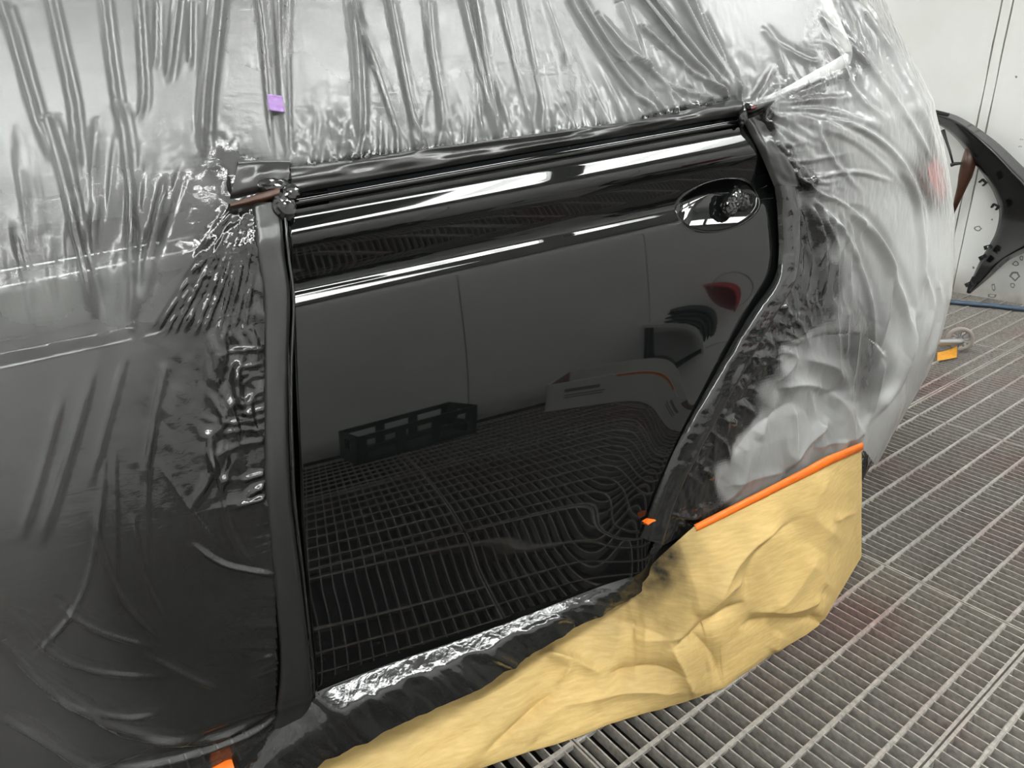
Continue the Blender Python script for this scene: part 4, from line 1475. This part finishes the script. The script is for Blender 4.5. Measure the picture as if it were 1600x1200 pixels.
# purple tape square on the film
p = hit(np.array([418., 441., 445., 420.]), np.array([147., 150., 176., 172.]), y_film, 0.012)
u, v = np.meshgrid(np.linspace(0, 1, 12), np.linspace(0, 1, 12), indexing='ij')
Pq = (p[0] * ((1 - u) * (1 - v))[..., None] + p[1] * (u * (1 - v))[..., None] + p[2] * (u * v)[..., None] + p[3] * ((1 - u) * v)[..., None])
Pq[..., 1] += 0.0015 * noise2(u * 5, v * 5, 61)
o = grid_mesh('tape_piece', Pq, MAT['purple'])
md = o.modifiers.new('thickness', 'SOLIDIFY')
md.thickness = 0.0008
tag(o, 'small square of purple tape stuck on the film over the front window pillar', 'tape')

# handle plugs
p = np.array([1.033, float(y_body(1.033, 1.047)), 1.047])
a = lump('tape_wad', p + [0, 0.004, 0], (.022, .020, .026), MAT['crumple'], None, 8, 0.5, 4)
tag(a, 'crumpled black tape wad plugging the rear of the door handle recess', 'tape')
b = lump('wad_tail', p + [0.032, 0.008, -0.002], (.026, .010, .020), MAT['crumple'], a, 9, 0.5, 3)
a = lump('tape_wad', np.array([0.902, float(y_body(0.902, 1.045)) + 0.007, 1.046]), (.008, .006, .014), MAT['crumple'], None, 12, 0.5, 3)
tag(a, 'tiny black tape wad at the front end of the door handle recess', 'tape')

# ------------------------------------------------------------------ things at the end wall
def at_wall(px, py, xr):
    """point on a plane parallel to the end wall, xr metres along the booth"""
    d = ray(np.asarray(px, float), np.asarray(py, float))
    k = xr / (d[..., 0] * cP + d[..., 1] * sP)
    return d * np.asarray(k)[..., None] + [0, 0, H]


def fender():
    root = empty('car_fender', tuple(at_floor(np.array(1516.), np.array(459.))))
    tag(root, 'loose black car fender leaning against the white end wall', 'fender')
    n, m = 90, 26
    I = smooth_line([(1462, 192), (1480, 204), (1500, 224), (1515, 246), (1535, 272), (1553, 303), (1561, 332), (1556, 362), (1545, 384), (1531, 408), (1521, 430), (1511, 456)], n)
    O = smooth_line([(1455, 171), (1500, 183), (1555, 220), (1600, 262), (1650, 310), (1672, 350), (1640, 380), (1600, 396), (1575, 408), (1546, 434), (1516, 459)], n)
    v = np.linspace(0, 1, m)
    q = I[:, None] * (1 - v)[None, :, None] + O[:, None] * v[None, :, None]
    U, W = np.meshgrid(np.linspace(0, 1, n), v, indexing='ij')
    # outer skin: flat side face, crest two thirds out, then a shoulder that turns back to the wall
    dep = 4.78 - np.interp(W, [0, .1, .62, .70, 1], [.03, .07, .15, .155, .02]) * np.interp(U, [0, .12, .5, .85, 1], [.35, .9, 1, .7, .25])
    lean = np.interp(q[..., 1], [170, 460], [0.07, -0.02])
    P = at_wall(q[..., 0], q[..., 1], 4.74 + lean - (4.78 - dep))
    o = grid_mesh('skin', P, MAT['fender'], root)
    md = o.modifiers.new('thickness', 'SOLIDIFY')
    md.thickness = 0.004
    # folded inner flange along the wheel cut-out
    q2 = I[:, None] + np.array([[0, 0], [-4, 1.5]])[None]
    base = at_wall(I[:, 0], I[:, 1], 4.74 + lean[:, 0] - (4.78 - dep[:, 0]))
    inn = base + np.array([cP, sP, 0]) * 0.05
    inn2 = inn + np.array([-sP, cP, 0]) * 0.015
    mesh_ = grid_mesh('flange', np.stack([base, inn, inn2], 1), MAT['steel_dark'], root)
    # clips
    for (px, py, a) in [(1536, 285, 0.9), (1555, 323, 1.2), (1544, 386, 2.0), (1536, 402, 2.2), (1514, 444, 2.2)]:
        c = at_wall(np.array(float(px)), np.array(float(py)), 4.66)
        w_ = .012
        b = boxes('clip', [(-w_, w_, -.012, .012, -.018, -.010), (-w_, w_, -.012, .012, .010, .018), (-w_, -w_ + .006, -.012, .012, -.018, .018)], MAT['steel_dark'], root)
        b.data.transform(Matrix.Translation(Vector(c)) @ ROOM @ Matrix.Rotation(math.radians(90), 4, 'Z') @ Matrix.Rotation(a, 4, 'Y'))
    # mounting tab running down on the left, and the foot plate
    tb = [at_wall(np.array(float(a)), np.array(float(b)), 4.70) for a, b in [(1473, 203), (1478, 218), (1484, 236), (1489, 256)]]
    tube('bracket', tb, [.012, .008, .007, .006], MAT['steel_dark'], root, 8)
    tb = [at_wall(np.array(float(a)), np.array(float(b)), 4.70) for a, b in [(1486, 258), (1492, 256), (1503, 255)]]
    tube('bracket', tb, [.012, .010, .007], MAT['steel_dark'], root, 8)

    def plate(name, poly, d, mat, t=.02):
        A_ = [at_wall(np.array(float(x)), np.array(float(y)), d) for x, y in poly]
        B_ = [a + np.array([cP, sP, 0]) * t for a in A_]
        k = len(A_)
        F = [tuple(range(k)), tuple(range(2 * k - 1, k - 1, -1))] + [(i, i + k, (i + 1) % k + k, (i + 1) % k) for i in range(k)]
        return mesh(name, A_ + B_, F, mat, root)
    plate('foot_plate', [(1536, 398), (1531, 412), (1540, 416), (1526, 432), (1519, 432), (1513, 444), (1510, 457), (1514, 459), (1530, 440), (1548, 420), (1556, 400)], 4.70, MAT['steel_dark'])
    plate('corner_tab', [(1453, 170), (1482, 177), (1474, 190), (1464, 192), (1459, 185)], 4.76, MAT['steel_dark'])
    tb = [at_wall(np.array(float(a)), np.array(float(b)), 4.76) for a, b in [(1519, 232), (1513, 256), (1508, 276), (1503, 292), (1496, 312), (1488, 336)]]
    tube('hanging_strap', tb, [.035, .04, .036, .026, .018, .006], MAT['rust'], root, 10)
    return root


fender()

# blue pipe along the foot of the wall
tube_pts = [at_floor(np.array(float(a)), np.array(float(b)), 0.016) for a, b in [(1380, 464), (1490, 472), (1545, 477), (1600, 483), (1680, 492)]]
o = tube('pipe', tube_pts, 0.014, MAT['hose'], None, 12)
tag(o, 'thin blue pipe lying on the grating at the foot of the end wall', 'pipe')

# scuffs chipped out of the wall coating
chips = [(1528, 357, 6, 4), (1587, 412, 5, 4), (1586, 432, 8, 7), (1582, 446, 4, 4), (1552, 449, 3, 6), (1550, 462, 7, 3), (1596, 403, 3, 4), (1521, 418, 2, 2), (1596, 218, 3, 1.2), (1594, 229, 3, 1.2), (1550, 343, 1.5, 1.5), (1588, 120, 2, 2)]
gch = np.random.default_rng(14)
for (px, py, a, b) in chips:
    k = 12
    rad = gch.uniform(.75, 1.2, k)
    outer = [at_wall(np.array(px + a * rad[i] * math.cos(6.283 * i / k)), np.array(py + b * rad[i] * math.sin(6.283 * i / k)), RX1 - .0015) for i in range(k)]
    inner = [at_wall(np.array(px + .62 * a * rad[i] * math.cos(6.283 * i / k)), np.array(py + .62 * b * rad[i] * math.sin(6.283 * i / k)), RX1 - .0015) for i in range(k)]
    if a < 2.5:
        mesh('scuff', outer, [tuple(range(k))], MAT['chip'], we)
    else:
        mesh('scuff', outer + inner, [(i, (i + 1) % k, (i + 1) % k + k, i + k) for i in range(k)], MAT['chip'], we)

# trolley castor poking out from behind the film
cw = at_floor(np.array(1496.), np.array(548.))
cas = empty('trolley_castor', tuple(cw))
tag(cas, 'grey trolley castor wheel on the grating beyond the film edge', 'castor')
R_ = 0.060
ax = Vector((-0.80, -0.60, 0)).normalized()
lf = Vector((-0.87, 0.49, 0))
Mc = Matrix.Translation(Vector(cw) + Vector((0, 0, R_ + .002))) @ ax.to_track_quat('Z', 'Y').to_matrix().to_4x4()
lathe('tread', [(R_ * .72, -.012), (R_ * .96, -.013), (R_, -.008), (R_, .008), (R_ * .96, .013), (R_ * .72, .012), (R_ * .72, -.012)], MAT['caster'], cas, 36, Mc)
for k in range(12):
    an = 2 * math.pi * k / 12
    d_v = Vector((math.cos(an), math.sin(an), 0))
    o = tube('spoke', [Mc @ (d_v * R_ * .2), Mc @ (d_v * R_ * .74)], .0035, MAT['castersteel'], cas, 6)
lathe('hub', [(0.0, .016), (R_ * .24, .016), (R_ * .26, .01), (R_ * .26, -.01), (0, -.01)], MAT['castersteel'], cas, 20, Mc)
hub = Mc @ Vector((0, 0, .0))
tube('axle_arm', [hub + ax * .012, hub + ax * .04, hub + ax * .045 + lf * .02, hub + ax * .045 + lf * .3, hub + ax * .045 + lf * .32 + Vector((0, 0, .3))], .016, MAT['castersteel'], cas, 10)

# curled amber tape scrap
c0 = at_floor(np.array([1464., 1476., 1492., 1490., 1478.]), np.array([557., 552., 556., 563., 568.]))
u, v = np.meshgrid(np.linspace(0, 1, 14), np.linspace(0, 1, 10), indexing='ij')
pa = at_floor(1464 + u * 30, 566 - v * 12 - u * 4 + 0 * v)
pa[..., 2] = 0.006 + 0.014 * (u ** 2) * (0.4 + v) + 0.012 * (v - .3) ** 2
o = grid_mesh('tape_scrap', pa, MAT['amber'])
tag(o, 'curled amber tape scrap on the grating in front of the castor', 'tape scrap')


# ------------------------------------------------------------------ things behind the camera, seen mirrored in the door
def placed(o, x, y, z, rot):
    o.data.transform(ROOM @ Matrix.Translation((x, y, z)) @ Matrix.Rotation(rot, 4, 'Z'))
    return o


bx_r = empty('cardboard_box', tuple(room(1.85, -1.12)))
tag(bx_r, 'open white cardboard box on the grating, mirrored in the door', 'box')
a_, b_, h_, t_ = .27, .22, .27, .006
ba = (1.85, -1.12, 0.003, math.radians(38))
for q in [(-a_, a_, -b_, -b_ + t_, 0, h_), (-a_, a_, b_ - t_, b_, 0, h_), (-a_, -a_ + t_, -b_, b_, 0, h_), (a_ - t_, a_, -b_, b_, 0, h_)]:
    placed(boxes('side_panel', [q], MAT['card'], bx_r), *ba)
placed(boxes('base_panel', [(-a_ + t_, a_ - t_, -b_ + t_, b_ - t_, 0, t_)], MAT['brown'], bx_r), *ba)
placed(boxes('inner_lining', [(-a_ + t_, a_ - t_, b_ - 2 * t_, b_ - t_, t_, h_ - .01), (-a_ + t_, -a_ + 2 * t_, -b_ + t_, b_ - t_, t_, h_ - .01)], MAT['brown'], bx_r), *ba)
for q in [(-.17, .02, .175, .205), (-.17, .05, .140, .150), (-.17, .04, .118, .128)]:
    placed(boxes('print_line', [(q[0], q[1], b_, b_ + .001, q[2], q[3])], MAT['chip'], bx_r), *ba)
placed(boxes('tape_strip', [(.10, a_, b_, b_ + .002, .25, .27)], MAT['orange'], bx_r), *ba)

cr = empty('plastic_crate', tuple(room(0.78, -1.2)))
tag(cr, 'black slotted plastic crate on the grating, mirrored in the door', 'crate')
ca = (0.78, -1.2, 0.003, math.radians(-8))
W_, D_, Hh = .30, .20, .27
for s in (-1, 1):
    y0_, y1_ = sorted((s * D_, s * (D_ - .012)))
    bars = [(-W_, W_, y0_, y1_, 0, .05), (-W_, W_, y0_, y1_, .12, .16), (-W_, W_, y0_, y1_, .225, Hh)] + [(x - .025, x + .025, y0_, y1_, 0, Hh) for x in (-W_ + .025, -.09, .09, W_ - .025)]
    placed(boxes('crate_side', bars, MAT['steel_dark'], cr), *ca)
    x0_, x1_ = sorted((s * W_, s * (W_ - .012)))
    bars = [(x0_, x1_, -D_, D_, 0, .12), (x0_, x1_, -D_, D_, .22, Hh), (x0_, x1_, -D_, -.07, 0, Hh), (x0_, x1_, .07, D_, 0, Hh)]
    placed(boxes('crate_end', bars, MAT['steel_dark'], cr), *ca)
placed(boxes('crate_base', [(-W_, W_, -D_, D_, 0, .01)], MAT['steel_dark'], cr), *ca)

tb_ = empty('work_table', tuple(room(2.75, -1.3)))
tag(tb_, 'low white topped work table by the side wall, mirrored in the door', 'table')
placed(boxes('table_top', [(-.45, .45, -.25, .25, .50, .53)], MAT['white'], tb_, .004), 2.75, -1.3, 0.002, 0)
for x in (-.41, .41):
    for y in (-.21, .21):
        placed(boxes('leg', [(x - .02, x + .02, y - .02, y + .02, 0, .50)], MAT['steel_dark'], tb_), 2.75, -1.3, 0.002, 0)
placed(boxes('lower_shelf', [(-.43, .43, -.23, .23, .18, .20)], MAT['steel_dark'], tb_), 2.75, -1.3, 0.002, 0)
bk = empty('bucket', tuple(room(2.80, -1.32, .532)))
tag(bk, 'red plastic bucket standing on the work table', 'bucket')
Mb = ROOM @ Matrix.Translation((2.80, -1.32, .533))
lathe('shell', [(0, 0), (.12, 0), (.155, .22), (.163, .22), (.163, .235), (.15, .235), (.117, .008), (0, .008)], MAT['red'], bk, 32, Mb)
hp = [Mb @ Vector((.16 * math.cos(t), .02, .21 + .0 + .09 * math.sin(t))) for t in np.linspace(0, math.pi, 16)]
tube('handle', hp, .004, MAT['castersteel'], bk, 8)
for k in range(4):
    g2 = np.random.default_rng(70 + k)
    u, v = np.meshgrid(np.linspace(-1, 1, 24), np.linspace(-1, 1, 18), indexing='ij')
    Pc = np.stack([u * .15, v * .11, np.full(u.shape, .024 * k) + .012 * (1 - np.maximum(np.abs(u), np.abs(v)) ** 6) + .004 * noise2(u * 3 + k * 5, v * 3, 80 + k)], -1)
    o = grid_mesh('folded_cloth', Pc, MAT['cloth'])
    placed(o, 2.47, -1.2, .546 + .004 * k, 0.2 * k)
    tag(o, 'dark folded cloth in the pile on the work table, ' + ['bottom one', 'second from the bottom', 'third from the bottom', 'top one'][k], 'cloth', 'folded cloths on the work table')
    md = o.modifiers.new('thickness', 'SOLIDIFY')
    md.thickness = 0.010
